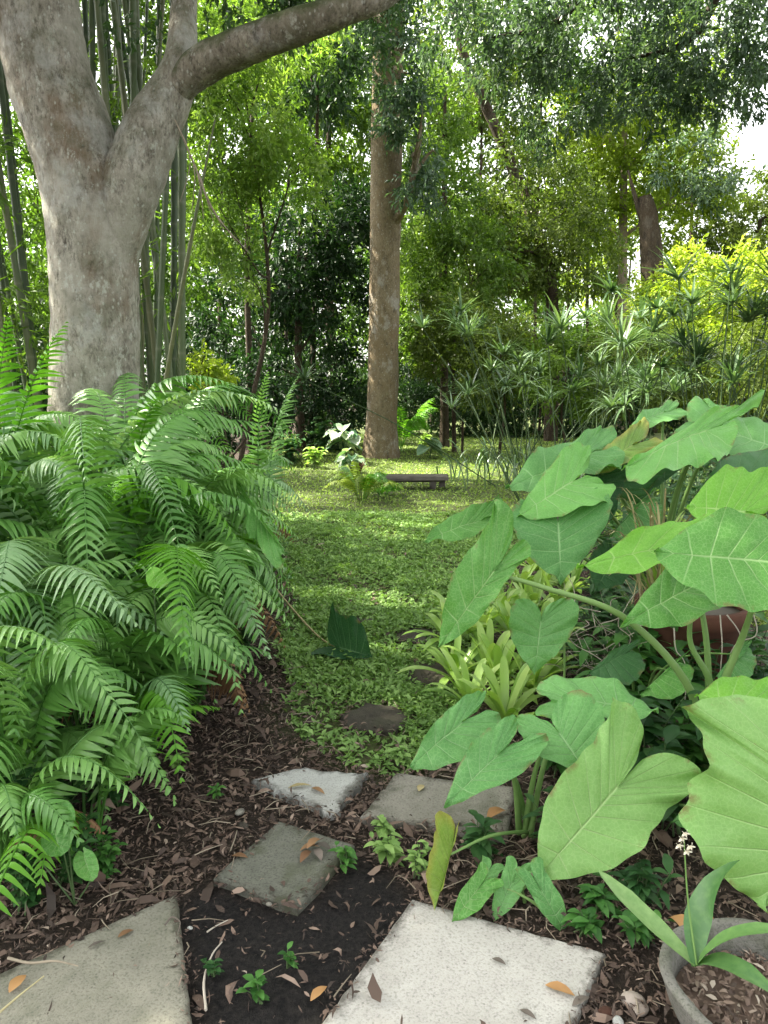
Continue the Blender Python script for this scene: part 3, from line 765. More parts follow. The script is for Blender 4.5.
simple_tree('rounded_tree', 'rounded tree at the right edge under the open sky', 765, 31, (760, 220),
    [B(760, 230, 31, 35, 40, 2, 700, 46), B(730, 255, 31, 35, 25, 1.6, 420, 30), B(790, 180, 31, 30, 40, 2, 420, 30)],
    M['olive_leaf'], M['dark_bark'], .2, leaf=.18, wid=.26, seed=21)
simple_tree('olive_shrub', 'yellow-olive shrub between the straight trunk and the sedges', 455, 17.5, (455, 310),
    [B(450, 318, 17.5, 38, 26, 1, 560, 40), B(475, 345, 17.2, 40, 25, 1, 560, 40), B(430, 345, 17.5, 20, 30, .8, 240, 20)],
    M['olive_leaf'], M['dark_bark'], .05, leaf=.11, wid=.26, cat='shrub', seed=22)
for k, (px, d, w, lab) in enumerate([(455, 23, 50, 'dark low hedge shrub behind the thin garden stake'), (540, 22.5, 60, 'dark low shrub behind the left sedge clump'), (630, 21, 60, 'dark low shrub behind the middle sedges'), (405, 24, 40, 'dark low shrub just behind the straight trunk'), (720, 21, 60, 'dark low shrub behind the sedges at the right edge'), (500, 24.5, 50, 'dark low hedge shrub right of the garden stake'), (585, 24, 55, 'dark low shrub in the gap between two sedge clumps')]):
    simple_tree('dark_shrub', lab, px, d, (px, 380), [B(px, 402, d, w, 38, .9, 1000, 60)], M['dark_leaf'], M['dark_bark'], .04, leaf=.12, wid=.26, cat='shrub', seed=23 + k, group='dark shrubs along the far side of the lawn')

for k, (px, py, d, w, h_, lab, mt_, ns) in enumerate([
    (475, 50, 27, 60, 60, 'far tree behind the hanging boughs, just right of the straight trunk top', 'olive_leaf', 900), (610, 40, 28, 80, 60, 'far tree behind the hanging boughs, top right of centre', 'mid_leaf', 900), (690, 70, 30, 40, 60, 'far tree high behind the hanging boughs, near the open sky', 'olive_leaf', 500),
    (310, 40, 19, 70, 60, 'dark-leaved far tree crossing behind the long limb', 'oak_leaf', 900), (250, 20, 16, 60, 40, 'leafy far tree just under the long limb', 'mid_leaf', 500),
    (215, 140, 25, 55, 110, 'tall green tree far behind the bamboo, above the dark shrubs', 'mid_leaf', 1300), (285, 70, 27, 60, 80, 'sunlit far tree left of the straight trunk, high up', 'fresh_leaf', 1000), (375, 120, 29, 60, 120, 'far tree behind the upper straight trunk', 'mid_leaf', 1300),
    (432, 190, 27, 45, 110, 'yellow-lit far tree just right of the straight trunk', 'fresh_leaf', 1000), (490, 190, 29, 60, 95, 'olive far tree behind the slanting trunk', 'olive_leaf', 1300), (535, 100, 28, 60, 75, 'far tree under the hanging boughs, top centre', 'mid_leaf', 900),
    (590, 150, 30, 55, 80, 'yellow-lit far tree left of the slim pale trunk', 'bright_leaf', 1100), (560, 250, 31, 80, 65, 'dense far tree low behind the slanting trunk', 'mid_leaf', 1200), (655, 140, 33, 60, 70, 'yellow-lit far tree behind the broken trunk', 'bright_leaf', 1100), (690, 225, 32, 45, 40, 'far olive tree between the broken trunk and the yellow shrub', 'olive_leaf', 800), (625, 260, 33, 60, 60, 'far green tree at the foot of the slim pale trunk', 'bright_leaf', 900)]):
    simple_tree('far_tree', lab, px, d, (px + 8, py - h_ * .5), [B(px, py, d, w, h_, 1.8, ns, 80)], M[mt_], M['dark_bark'], .07, leaf=.19, wid=.25, seed=70 + k, group='far trees closing the view')
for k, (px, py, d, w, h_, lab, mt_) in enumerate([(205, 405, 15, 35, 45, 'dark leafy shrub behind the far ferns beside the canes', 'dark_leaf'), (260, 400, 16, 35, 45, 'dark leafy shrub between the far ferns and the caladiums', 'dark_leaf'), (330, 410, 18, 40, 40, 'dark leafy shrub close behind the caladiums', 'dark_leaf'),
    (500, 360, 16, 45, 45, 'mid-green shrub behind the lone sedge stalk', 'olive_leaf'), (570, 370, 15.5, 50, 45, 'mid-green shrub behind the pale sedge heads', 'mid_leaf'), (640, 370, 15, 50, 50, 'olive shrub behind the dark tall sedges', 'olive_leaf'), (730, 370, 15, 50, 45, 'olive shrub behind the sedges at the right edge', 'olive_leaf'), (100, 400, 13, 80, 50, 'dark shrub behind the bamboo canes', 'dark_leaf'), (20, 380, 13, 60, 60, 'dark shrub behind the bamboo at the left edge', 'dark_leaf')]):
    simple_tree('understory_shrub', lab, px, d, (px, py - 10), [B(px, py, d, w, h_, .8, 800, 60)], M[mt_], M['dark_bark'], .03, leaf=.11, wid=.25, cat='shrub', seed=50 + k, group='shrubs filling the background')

# --- tree off to the right whose boughs hang into the top of the view
bT = np.array([7.2, 10.5, 0])
tree('overhanging_tree', 'grey-green boughs hanging into the top right from a tree at the right', bT,
    [([bT, bT + [-.1, 0, 3], bT + [-.5, 0, 6], bT + [-1.2, 0, 9]], [.4, .32, .26, .1]), ([bT + [-.5, 0, 5.5], P(760, -40, 9.8), P(690, 40, 10), P(620, 60, 10.4)], [.12, .07, .04, .012]), ([bT + [-.6, 0, 6], P(640, -50, 10.3), P(560, 20, 10.6), P(480, 40, 11)], [.12, .07, .04, .012])],
    [B(700, 35, 10, 85, 50, 1.2, 620, 60), B(600, 25, 10.5, 90, 40, 1.2, 520, 55), B(520, 45, 11, 55, 45, 1.0, 420, 34), B(470, 25, 11.5, 55, 40, 1.0, 320, 28), B(640, 90, 10.5, 60, 36, 1, 380, 30), B(560, 110, 11.5, 45, 40, 1, 260, 24), B(725, 85, 10, 50, 28, 1, 260, 20), B(760, -60, 9.5, 150, 80, 2, 900, 60), B(560, -90, 10.5, 160, 70, 2, 900, 60)],
    M['grey_leaf'], M['dark_bark'], .09, .22, seed=30, droop=.6, limbs=False)

# --- far wood (stuff)
mc = MB(); r = np.random.default_rng(77)
bl = []
for k in range(46):
    a = math.radians(-48 + k * 96 / 45 + r.normal() * .8)
    d = r.uniform(36, 50); hgt = r.uniform(4.5, 7.5)
    if k > 33: hgt *= .75
    if k < 28: hgt += 5
    bl.append(((math.sin(a) * d, math.cos(a) * d, hgt * .5), (2.6, 2.2, hgt * .55), 620, 46))
crown_mesh(mc, bl, .34, .3, r, 5, .2)
kind(mc.build('far_wood', M['mid_leaf'], smooth=False), 'stuff')

# ------------------------------------------------------------------ ferns of the left bed
def frond(mb, mr, base, ctrl, tip, plen, npairs, r, tint=None, bare=.14, droop=.5):
    n = npairs
    c = bez(base, ctrl, tip, 60)
    ts = np.linspace(bare, .995, n)
    pos = np.stack([np.interp(ts, np.linspace(0, 1, 60), c[:, k]) for k in range(3)], -1)
    T = unit(np.gradient(pos, axis=0))
    S = unit(np.cross(T, [0, 0, 1.0]) + [1e-4, 0, 0]); roll = r.normal() * .3
    N = np.cross(S, T)
    S, N = S * math.cos(roll) + N * math.sin(roll), N * math.cos(roll) - S * math.sin(roll)
    u = (ts - bare) / (1 - bare)
    ln = plen * np.clip(u * 5 + .35, 0, 1) * (1 - u**2.6 * .93)
    ang = .22 + .5 * u**2
    tint = r.uniform(.2, .8) if tint is None else tint
    sg = 5
    q = np.linspace(0, 1, sg)
    wprof = np.array([.7, 1.0, .88, .6, .05])
    for side in (1, -1):
        L = ln * r.uniform(.88, 1.1, n); dr = droop * r.uniform(.6, 1.4, n)
        aa = ang + r.normal(size=n) * .07
        d = S * side * np.cos(aa)[:, None] + T * np.sin(aa)[:, None]
        w = np.minimum(.0125, .007 + ln * .045) * r.uniform(.9, 1.15, n)
        lift = .18
        pts = pos[:, None] + d[:, None] * (q[None, :, None] * L[:, None, None]) + N[:, None] * ((lift * q - dr[:, None] * q**2 * 1.6)[..., None] * L[:, None, None]) + T[:, None] * ((q**2 * .18)[None, :, None] * L[:, None, None])
        wd = T[:, None] * (wprof[None, :, None] * w[:, None, None]) + N[:, None] * (.35 * side * wprof[None, :, None] * w[:, None, None]) * 0
        v = np.stack([pts - wd, pts + N[:, None] * (-.25 * wprof[None, :, None] * w[:, None, None]), pts + wd], 2)   # n,sg,3,3
        b = np.arange(n)[:, None, None] * sg * 3 + np.arange(sg - 1)[None, :, None] * 3 + np.arange(2)[None, None]
        f = np.stack([b, b + 1, b + 4, b + 3], -1).reshape(-1, 4)
        if side > 0: f = f[:, ::-1]
        tt = np.repeat(np.clip(tint + r.normal(size=n) * .08 + .12 * u, 0, 1), sg * 3)
        mb.add(v, f, tt)
    tube(mb, c[::4], [.006, .004, .0015], 5, 15, .15, cap=False)
def fern(label, x, y, length, nf, seed, mat='fern', hero=(), lean=(0, 0), plen=.17, group='sword ferns massed in the left bed', elev=(.95, 1.42), avoid=None):
    r = np.random.default_rng(seed + 300)
    if 3.4 < y < 4.9: length *= 1.25
    if 3.4 < y < 8: nf += 4
    t = thing('fern', label, 'fern', (x, y, 0), group)
    ph = r.uniform(0, 6.28)
    for k in range(nf):
        az = ph + k * 2.399 + r.normal() * .2
        e = r.uniform(*elev); L = length * r.uniform(.75, 1.15)
        d = np.array([math.cos(az) + lean[0], math.sin(az) + lean[1], 0]); d = d / max(.6, np.linalg.norm(d))
        b = np.array([x, y, 0]) + d * .05
        ctrl = b + d * L * .55 * math.cos(e) + [0, 0, L * 1.12 * math.sin(e)]
        reach = L * (.38 + .5 * math.cos(e)) * r.uniform(.8, 1.15)
        tip = b + d * reach * 1.25 + [0, 0, L * (math.sin(e) * r.uniform(.1, .78))] + r.normal(size=3) * .06
        tip[2] = max(tip[2], float(np.interp(y, [2.2, 2.8, 3.3, 5], [.08, .14, .34, .3])) * r.uniform(.7, 1.5) if group.startswith('sword') else .08)
        lim = np.interp(tip[1], [2.2, 2.6, 3.2, 4, 7], [150, 200, 285, 296, 312])
        if group.startswith('sword') and 384 + FPX * tip[0] / tip[1] > lim:
            over = tip[0] - (lim - 384) / FPX * tip[1]; tip[0] -= over * r.uniform(1, 1.35); ctrl[0] -= over * .45; tip[2] = max(.15, tip[2] - over * .35)
        f = MB(); frond(f, None, b, ctrl, tip, plen * r.uniform(.8, 1.15), int(13 + L * 19), r)
        mm = mat if r.uniform() > .2 else r.choice(['fern_lime', 'fern_blue', 'fern', 'fern_blue'])
        f.build('frond', M[mm], t)
    if group.startswith('sword') and seed % 2 == 0:
        az = r.uniform(-1.8, .6); d = np.array([math.cos(az), math.sin(az), 0]); b = np.array([x, y, .02])
        f = MB(); frond(f, None, b, b + d * length * .3 + [0, 0, length * .45], b + d * length * .5 + [0, 0, .06], plen * .7, 24, r, droop=.9)
        o = f.build('frond', M['dead'], t); o['label'] = 'withered brown frond'
    for (ap, cp, tp, pl, np_, mm) in hero:
        f = MB(); frond(f, None, ap, cp, tp, pl, np_, r, bare=.2); f.build('frond', M[mm], t)
    return t
fern('low fern at the front left corner, drooping over the vine leaves', -1.28, 2.45, .95, 14, 1, plen=.12,
     hero=[(np.array([-1.3, 2.5, .05]), P(30, 560, 2.6), P(50, 790, 2.35), .13, 30, 'fern'), (np.array([-1.25, 2.5, .05]), P(70, 650, 2.6), P(110, 830, 2.4), .11, 26, 'fern')])
fern('fern cut off by the left edge of the photo, lowest fronds', -1.7, 2.5, 1.1, 14, 2)
fern('fern with one long frond hanging straight down over the mulch', -1.22, 3.0, 1.05, 12, 3,
     hero=[(np.array([-1.3, 3.1, .1]), P(60, 455, 2.9), P(86, 722, 2.45), .17, 36, 'fern'), (np.array([-1.3, 3.1, .1]), P(0, 470, 2.9), P(138, 625, 2.5), .17, 36, 'fern_blue')])
fern('fern at the left edge with wide pale green fronds', -1.7, 3.1, 1.25, 13, 4,
     hero=[(np.array([-1.7, 3.1, .2]), P(30, 420, 3.0), P(-10, 640, 2.5), .18, 36, 'fern_blue')])
fern('small fern at the front right tip of the bed, over the mulch', -.98, 2.85, .8, 12, 31, plen=.12)
fern('small fern at the bed edge beside the mulch, under the striped fronds', -.92, 3.5, .7, 9, 32, plen=.13)
fern('small front fern whose fronds droop nearest the buff slab', -1.02, 2.4, .6, 9, 33, plen=.11, elev=(.7, 1.25))
fern('small front fern over the heart vine leaves', -1.2, 2.2, .62, 12, 34, plen=.10, elev=(.7, 1.25))
fern('half-hidden fern beyond the left edge of the photo', -2.2, 3.0, 1.3, 10, 5)
fern('fern with striped drooping fronds beside the mulch strip', -1.0, 3.6, .95, 12, 6, lean=(.25, -.1),
     hero=[(np.array([-1.15, 3.7, .1]), P(150, 470, 3.5), P(222, 600, 3.05), .17, 34, 'fern'), (np.array([-1.1, 3.7, .1]), P(215, 450, 3.6), P(265, 618, 3.2), .16, 34, 'fern')])
fern('fern with a silvery drooping frond in the middle of the mass', -1.45, 3.7, 1.35, 14, 7,
     hero=[(np.array([-1.5, 3.8, .3]), P(90, 390, 3.7), P(55, 515, 3.2), .17, 34, 'fern_blue'), (np.array([-1.4, 3.8, .3]), P(110, 430, 3.7), P(115, 500, 3.2), .13, 26, 'fern_lime')])
fern('fern left of the silvery frond, crowding the trunk', -1.95, 3.8, 1.45, 13, 8)
fern('upright fern at the far left, tall pale fronds', -2.45, 4.0, 1.5, 12, 9,
     hero=[(np.array([-2.2, 4.2, .3]), P(5, 400, 4.2), P(66, 322, 3.9), .15, 36, 'fern_lime'), (np.array([-2.3, 4.2, .3]), P(-6, 400, 4.2), P(8, 318, 3.9), .15, 36, 'fern_lime')])
fern('bright fern leaning over the path at mid bed', -1.15, 4.3, 1.05, 13, 10, lean=(.2, -.1),
     hero=[(np.array([-1.1, 4.3, .3]), P(170, 455, 4.2), P(272, 470, 3.8), .16, 34, 'fern'), (np.array([-1.1, 4.3, .3]), P(230, 445, 4.2), P(285, 560, 3.8), .17, 34, 'fern')])
fern('lime fern in front of the big trunk', -1.5, 4.4, 1.5, 14, 11, mat='fern',
     hero=[(np.array([-1.5, 4.4, .3]), P(95, 330, 4.5), P(235, 385, 4.2), .2, 38, 'fern'), (np.array([-1.5, 4.4, .3]), P(130, 420, 4.4), P(160, 395, 4.1), .12, 24, 'fern_lime')])
fern('fern with dark arching ribs right at the foot of the big trunk', -2.05, 4.5, 1.5, 12, 12)
fern('fern left of the big trunk before the bamboo', -2.7, 4.8, 1.5, 11, 13)
fern('feathery fern at the bed edge, second from its far end', -1.4, 5.1, 1.15, 13, 14, mat='fern', lean=(.15, -.1))
fern('tall fern beside the small yellow-green shrub', -1.85, 5.3, 1.5, 13, 15)
fern('grey-green fern with a pale frond against the dark hollow', -1.42, 6.0, 1.2, 13, 16, mat='fern_blue',
     hero=[(np.array([-.9, 6.0, .3]), P(262, 430, 6.0), P(299, 374, 5.8), .13, 32, 'fern_blue'), (np.array([-.95, 6.0, .3]), P(250, 420, 6.0), P(268, 372, 5.8), .1, 30, 'fern')])
fern('fern behind the pale upright frond, toward the trunk', -1.95, 6.1, 1.45, 12, 17)
fern('farthest fern of the bed, at the lawn edge', -1.35, 7.0, 1.05, 12, 18, mat='fern_blue')
fern('farthest fern of the bed, behind the one at the lawn edge', -2.15, 7.0, 1.2, 11, 19)

# ------------------------------------------------------------------ elephant ears
ARROW = [(0, 0), (-.14, .004), (-.34, .03), (-.5, .15), (-.575, .36), (-.555, .54), (-.5, .65), (-.43, .6), (-.26, .53), (-.06, .5), (.15, .515), (.38, .5), (.62, .37), (.84, .165), (.95, .04), (1, 0)]
TARO = [(0, 0), (-.12, .004), (-.28, .03), (-.42, .1), (-.52, .22), (-.54, .34), (-.5, .43), (-.4, .49), (-.22, .55), (-.02, .585), (.2, .575), (.42, .5), (.66, .335), (.86, .14), (.96, .035), (1, 0)]
HEART = [(0, 0), (-.1, .01), (-.22, .06), (-.32, .17), (-.37, .32), (-.37, .45), (-.33, .55), (-.2, .65), (.0, .69), (.22, .65), (.45, .53), (.7, .33), (.87, .14), (.96, .035), (1, 0)]
def ear_leaf(A, T, L, R, shape=ARROW, waves=.045, cup=.06, quilt=.012, nv=11, seed=0, tint=None):
    """leaf blade: A stalk joint, T apex, L and R the tips of the two back lobes, all in metres"""
    r = np.random.default_rng(seed + 500)
    mb = MB(); A, T, L, R = (np.asarray(q, float) for q in (A, T, L, R))
    mv = T - A; size = np.linalg.norm(mv)
    o = catmull(np.array(shape), nv * 7 + 1)
    tip = shape[6]; tt6 = 6 / (len(shape) - 1)
    rs = np.linspace(0, 1, 10)
    sl = np.linspace(0, nv, len(o))
    o[1:-1, 1] += np.clip(o[1:-1, 1] * 3, 0, 1) * .012 * np.sin(np.linspace(0, nv * 6.283, len(o))[1:-1] + r.uniform(0, 6))
    nrm = unit(np.cross(L - A, mv) * -1 + np.cross(R - A, mv))
    if nrm @ np.array([0, -.5, 1]) < 0: nrm = -nrm
    tint = r.uniform() if tint is None else tint
    for half, Q in ((0, L), (1, R)):
        W = (Q - A - tip[0] * mv) / tip[1]
        ue = o[:, 0]; ve = np.maximum(o[:, 1], 0)
        mu = np.clip((np.linspace(0, 1, len(o)) - tt6 * .9) / (1 - tt6 * .9), 0, 1)**1.25
        U = mu[:, None] + (ue - mu)[:, None] * rs[None]
        V = ve[:, None] * rs[None]
        # veins sweep toward the apex
        p = A + U[..., None] * mv + V[..., None] * W
        fr = np.abs(np.sin(math.pi * sl))[:, None]
        ph = r.uniform(0, 6.28)
        h = quilt * 2.2 * size * fr * (rs**1.2 * (1.15 - rs))[None] * 2.0 * np.interp(sl / nv, [0, tt6, tt6 + .12, 1], [.15, .35, 1, 1])[:, None]
        h = h + cup * size * (V / .6)**2
        h = h + waves * size * np.sin(sl * 2.3 + ph)[:, None] * rs[None]**3 + waves * .5 * size * np.sin(sl * 5.1 + ph * 2)[:, None] * rs[None]**4
        h = h - .10 * size * np.clip(U, 0, 1)**2 - .06 * size * np.clip(-U, 0, 1)
        h = h + .026 * size * lump(p.reshape(-1, 3), 16, seed).reshape(h.shape) + .008 * size * lump(p.reshape(-1, 3), 45, seed + 3).reshape(h.shape)
        p = p + nrm * h[..., None]
        n, k = U.shape
        i = np.arange(n - 1)[:, None] * k; j = np.arange(k - 1)[None]
        f = np.stack([i + j, i + j + 1, i + k + j + 1, i + k + j], -1).reshape(-1, 4)
        if half: f = f[:, ::-1]
        uv = np.stack([np.repeat(sl[:, None], k, 1), np.repeat(rs[None], n, 0), U * 0], -1)
        mb.add(p, f, tint, uv.reshape(-1, 3))
    return mb
def ears(label, base, leaves, seed=0, name='elephant_ear', group='elephant ear plants of the right bed'):
    t = thing(name, label, 'elephant ear', base, group)
    b0 = np.asarray(base, float); r = np.random.default_rng(seed)
    for k, lf in enumerate(leaves):
        a, tt, l, rr, d, tilt = lf['p']
        def D3(q):
            dd = d + (a[1] - q[1]) * tilt / FPX * d + (q[0] - a[0]) * lf.get('yaw', 0) / FPX * d
            return P(q[0], q[1], dd)
        A = P(a[0], a[1], d)
        mbl = ear_leaf(A, D3(tt), D3(l), D3(rr), lf.get('s', ARROW), lf.get('w', .045), lf.get('cup', .05), lf.get('q', .013), lf.get('nv', 11), seed * 20 + k)
        o = mbl.build('leaf', M[lf.get('m', 'ear')], t)
        if lf.get('lab'): o['label'] = lf['lab']
        if lf.get('stalk', True):
            mp = MB()
            st = b0 + np.append(r.normal(size=2) * .02, 0)
            via = lf.get('via')
            back = np.array([0, .012, -.012])
            if via: pts = [st] + [P(*q) for q in via] + [A + back]
            else:
                top = A[2] - st[2]
                pts = [st, st * .75 + A * .25 + [0, 0, top * .28], st * .4 + A * .6 + [0, .02, top * .22], A + back]
            r0 = lf.get('r', .012)
            tube(mp, pts, [r0 * 1.5, r0 * 1.1, r0 * .8, r0 * .55], 9, 26, r.uniform())
            mp.build('petiole', M[lf.get('pm', 'petiole')], t)
    return t
# small blue-green plant beside the worn slab
bA = G(528, 836)
ears('low elephant ear plant beside the worn slab, blue-green paired leaves', bA, [
    dict(p=((462, 723), (408, 766), (482, 690), (503, 722), 2.42, .9), s=TARO, m='ear_blue', r=.008),
    dict(p=((498, 755), (444, 805), (513, 716), (549, 737), 2.22, .9), s=TARO, m='ear_blue', r=.008),
    dict(p=((559, 733), (590, 775), (517, 717), (572, 690), 2.32, .8), s=TARO, m='ear_blue', r=.008),
    dict(p=((577, 702), (660, 706), (540, 683), (538, 716), 2.5, 1.5), s=TARO, m='ear_blue', r=.008),
    dict(p=((451, 853), (435, 914), (434, 811), (457, 824), 2.0, .1), m='ear_yellow', cup=.16, w=.05, r=.006, via=[(525, 832, 2.3), (490, 836, 2.12)], lab='narrow folded yellow-edged leaf standing upright over the white slab')], 1)
# big pale leaf plant
bB = G(640, 830)
ears('elephant ear plant with one huge pale leaf in front of everything', bB, [
    dict(p=((617, 787), (536, 883), (611, 699), (706, 787), 2.15, .55), m='ear_pale', q=.009, w=.035, nv=13, lab='huge pale arrow-shaped leaf tilted to the viewer'),
    dict(p=((712, 812), (671, 821), (728, 792), (738, 826), 2.25, 1.0), m='ear_blue', r=.007),
    dict(p=((596, 872), (573, 905), (596, 848), (614, 868), 2.2, .8), m='ear_blue', r=.006)], 2)
bS = G(528, 900)
ears('cluster of small young elephant ear leaves at the corner of the white slab', bS, [
    dict(p=((478, 889), (452, 921), (480, 862), (504, 886), 2.0, .8), m='ear', r=.004, nv=8),
    dict(p=((512, 882), (494, 922), (506, 857), (536, 868), 2.03, .6), m='ear_blue', r=.004, nv=8),
    dict(p=((541, 890), (569, 938), (515, 873), (542, 858), 1.99, .5), m='ear_blue', r=.004, nv=8),
    dict(p=((488, 872), (476, 893), (482, 856), (506, 868), 2.08, .9), m='ear_blue', r=.004, nv=8)], 3)
# tall stalks in front of the terracotta pot
bC = G(708, 775)
ears('tall elephant ear in front of the terracotta pot, thick green stalks', bC, [
    dict(p=((494, 571), (439, 648), (495, 500), (529, 557), 2.75, .35), m='ear', q=.013, r=.013, via=[(690, 690, 2.75), (625, 618, 2.75), (545, 588, 2.75)], lab='long arrow leaf hanging over the bromeliads'),
    dict(p=((699, 583), (622, 622), (728, 545), (748, 585), 2.72, 1.0), s=TARO, m='ear', r=.012, via=[(712, 690, 2.72), (690, 640, 2.72)]),
    dict(p=((768, 562), (656, 548), (815, 512), (815, 634), 2.5, .75), m='ear', q=.012, r=.014, via=[(722, 690, 2.7), (745, 630, 2.65)], lab='broad leaf cut by the right edge of the photo, largest of its plant'),
    dict(p=((686, 543), (578, 560), (738, 519), (742, 553), 2.9, 1.2), s=TARO, m='ear_lime', r=.011, lab='glowing lime leaf pointing left')], 4)
# back plant
bD = G(655, 655)
ears('rear elephant ear with the highest leaves, against the sedges', bD, [
    dict(p=((478, 521), (423, 538), (497, 497), (511, 528), 3.7, 1.2), m='ear', r=.010),
    dict(p=((558, 523), (562, 582), (519, 502), (598, 490), 3.35, .75), m='ear_blue', s=HEART, r=.010),
    dict(p=((572, 482), (516, 513), (588, 446), (614, 490), 3.5, 1.2), m='ear', s=HEART, r=.010),
    dict(p=((584, 455), (506, 482), (602, 426), (618, 470), 3.8, 1.5), m='ear_blue', r=.010),
    dict(p=((632, 446), (592, 470), (642, 418), (664, 448), 3.9, 1.2), m='ear_yellow', r=.010),
    dict(p=((706, 430), (624, 460), (762, 394), (716, 466), 3.6, 1.6), m='ear', r=.013, q=.008),
    dict(p=((724, 430), (808, 456), (700, 398), (676, 446), 3.75, 1.5), m='ear_blue', r=.012),
    dict(p=((690, 462), (640, 500), (632, 456), (704, 440), 3.95, .5), m='ear_dark', r=.010),  # leaf in shade: the shade is put into its dark colour
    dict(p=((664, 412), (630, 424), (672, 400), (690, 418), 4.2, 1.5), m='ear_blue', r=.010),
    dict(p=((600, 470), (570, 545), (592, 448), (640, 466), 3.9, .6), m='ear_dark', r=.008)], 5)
bE = G(800, 800)
ears('elephant ear at the right edge with a crumpled pale leaf', bE, [
    dict(p=((806, 775), (770, 915), (688, 706), (910, 700), 1.95, .3), m='ear_pale', q=.013, w=.08, cup=-.05, nv=13, lab='large crumpled pale leaf cut by the right edge of the photo'),
    dict(p=((768, 703), (696, 691), (798, 680), (800, 738), 2.35, 1.3), m='ear_lime', r=.009),
    dict(p=((745, 512), (688, 504), (775, 462), (775, 560), 3.0, .8), m='ear_lime', r=.013, lab='puckered lime leaf high at the right edge'),
    dict(p=((775, 470), (700, 480), (800, 440), (800, 500), 3.4, 1.6), m='ear_dark', r=.011)], 6)
bY = G(560, 730)
ears('single small heart leaf on a thin stem beside the bromeliads', bY, [
    dict(p=((541, 621), (535, 675), (517, 600), (572, 599), 3.0, .3), m='ear_blue', s=HEART, r=.005, via=[(564, 690, 3.1), (562, 625, 3.1)])], 7)
bF = G(640, 720)
ears('low dark elephant ear filling the gap before the terracotta pot', bF, [
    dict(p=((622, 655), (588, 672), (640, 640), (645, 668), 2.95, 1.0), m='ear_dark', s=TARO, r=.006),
    dict(p=((668, 668), (640, 694), (690, 650), (694, 672), 2.85, .9), m='ear', s=TARO, r=.006),
    dict(p=((735, 652), (716, 676), (752, 640), (756, 658), 2.85, .9), m='ear_blue', s=TARO, r=.006)], 8)
bH = G(640, 600)
ears('elephant ear with leaves half hidden behind the lime leaf', bH, [
    dict(p=((640, 505), (610, 535), (655, 488), (662, 510), 3.6, .9), m='ear_blue', s=TARO, r=.007),
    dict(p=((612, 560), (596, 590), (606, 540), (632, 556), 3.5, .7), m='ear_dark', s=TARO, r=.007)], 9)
# fallen leaf on the lawn
A = G(338, 647, .05)
t = thing('fallen_elephant_ear_leaf', 'dark cut elephant ear leaf lying on the lawn with its long bare stalk', 'fallen leaf', A)
tp, l_, r_ = G(368, 640, .04), P(336, 606, A[1] - .02), P(312, 656, A[1] - .12)
l_[2] = max(l_[2], .12); r_[2] = max(r_[2], .04)
ear_leaf(P(340, 648, A[1] - .05), P(371, 656, A[1] - .15), P(334, 604, A[1] + .02), P(312, 655, A[1] - .12), waves=.03, cup=.08, seed=77).build('leaf', M['ear_dark'], t)
mp = MB(); tube(mp, [G(262, 572, .10), G(290, 606, .05), G(318, 636, .04), G(338, 648, .05)], [.008, .007, .006, .005], 7, 16); mp.build('petiole', M['straw'], t)
A = P(250, 505, 4.0)
t = thing('arrow_leaf_plant', 'single broad arrow leaf poking out of the ferns over the path', 'elephant ear', G(235, 600))
ear_leaf(A, P(281, 550, 3.75), P(240, 482, 4.05), P(252, 540, 3.8), seed=78).build('leaf', M['ear'], t)
mp = MB(); tube(mp, [G(235, 600), P(236, 520, 4.3), A], [.01, .008, .005], 7, 14); mp.build('petiole', M['petiole'], t)

# ------------------------------------------------------------------ strap-leaved plants
def strap(mb, b, ctrl, tip, w, r, tint, seg=9, fold=.25, prof=None):
    c = bez(b, ctrl, tip, seg); T = unit(np.gradient(c, axis=0))
    S = unit(np.cross(T, [0, 0, 1.0]) + r.normal(size=3) * .05); N = np.cross(S, T)
    u = np.linspace(0, 1, seg)
    wp = (np.interp(u, [0, .15, .6, .88, 1], [.6, .85, 1, .6, .02]) if prof is None else np.interp(u, *prof)) * w
    v = np.stack([c - S * wp[:, None] + N * wp[:, None] * fold, c, c + S * wp[:, None] + N * wp[:, None] * fold], 1)
    bb = np.arange(seg - 1)[:, None] * 3 + np.arange(2)[None]
    f = np.stack([bb, bb + 1, bb + 4, bb + 3], -1).reshape(-1, 4)
    mb.add(v, f, tint)
def rosette(name, label, cat, base, n, L, w, mat, seed, group=None, elev=(.3, 1.2), part='leaf'):
    r = np.random.default_rng(seed + 700); t = thing(name, label, cat, base, group); b = np.asarray(base, float)
    for k in range(n):
        m_ = MB(); az = k * 2.4 + r.normal() * .2; e = r.uniform(*elev); l = L * r.uniform(.7, 1.1)
        d = np.array([math.cos(az) * math.cos(e), math.sin(az) * math.cos(e), math.sin(e)])
        ct = b + d * l * .6 + [0, 0, l * .12]; tp = b + d * l + [0, 0, -l * .25 * math.cos(e)]
        strap(m_, b + d * .01, ct, tp, w * r.uniform(.8, 1.2), r, r.uniform())
        m_.build(part, mat, t)
    return t
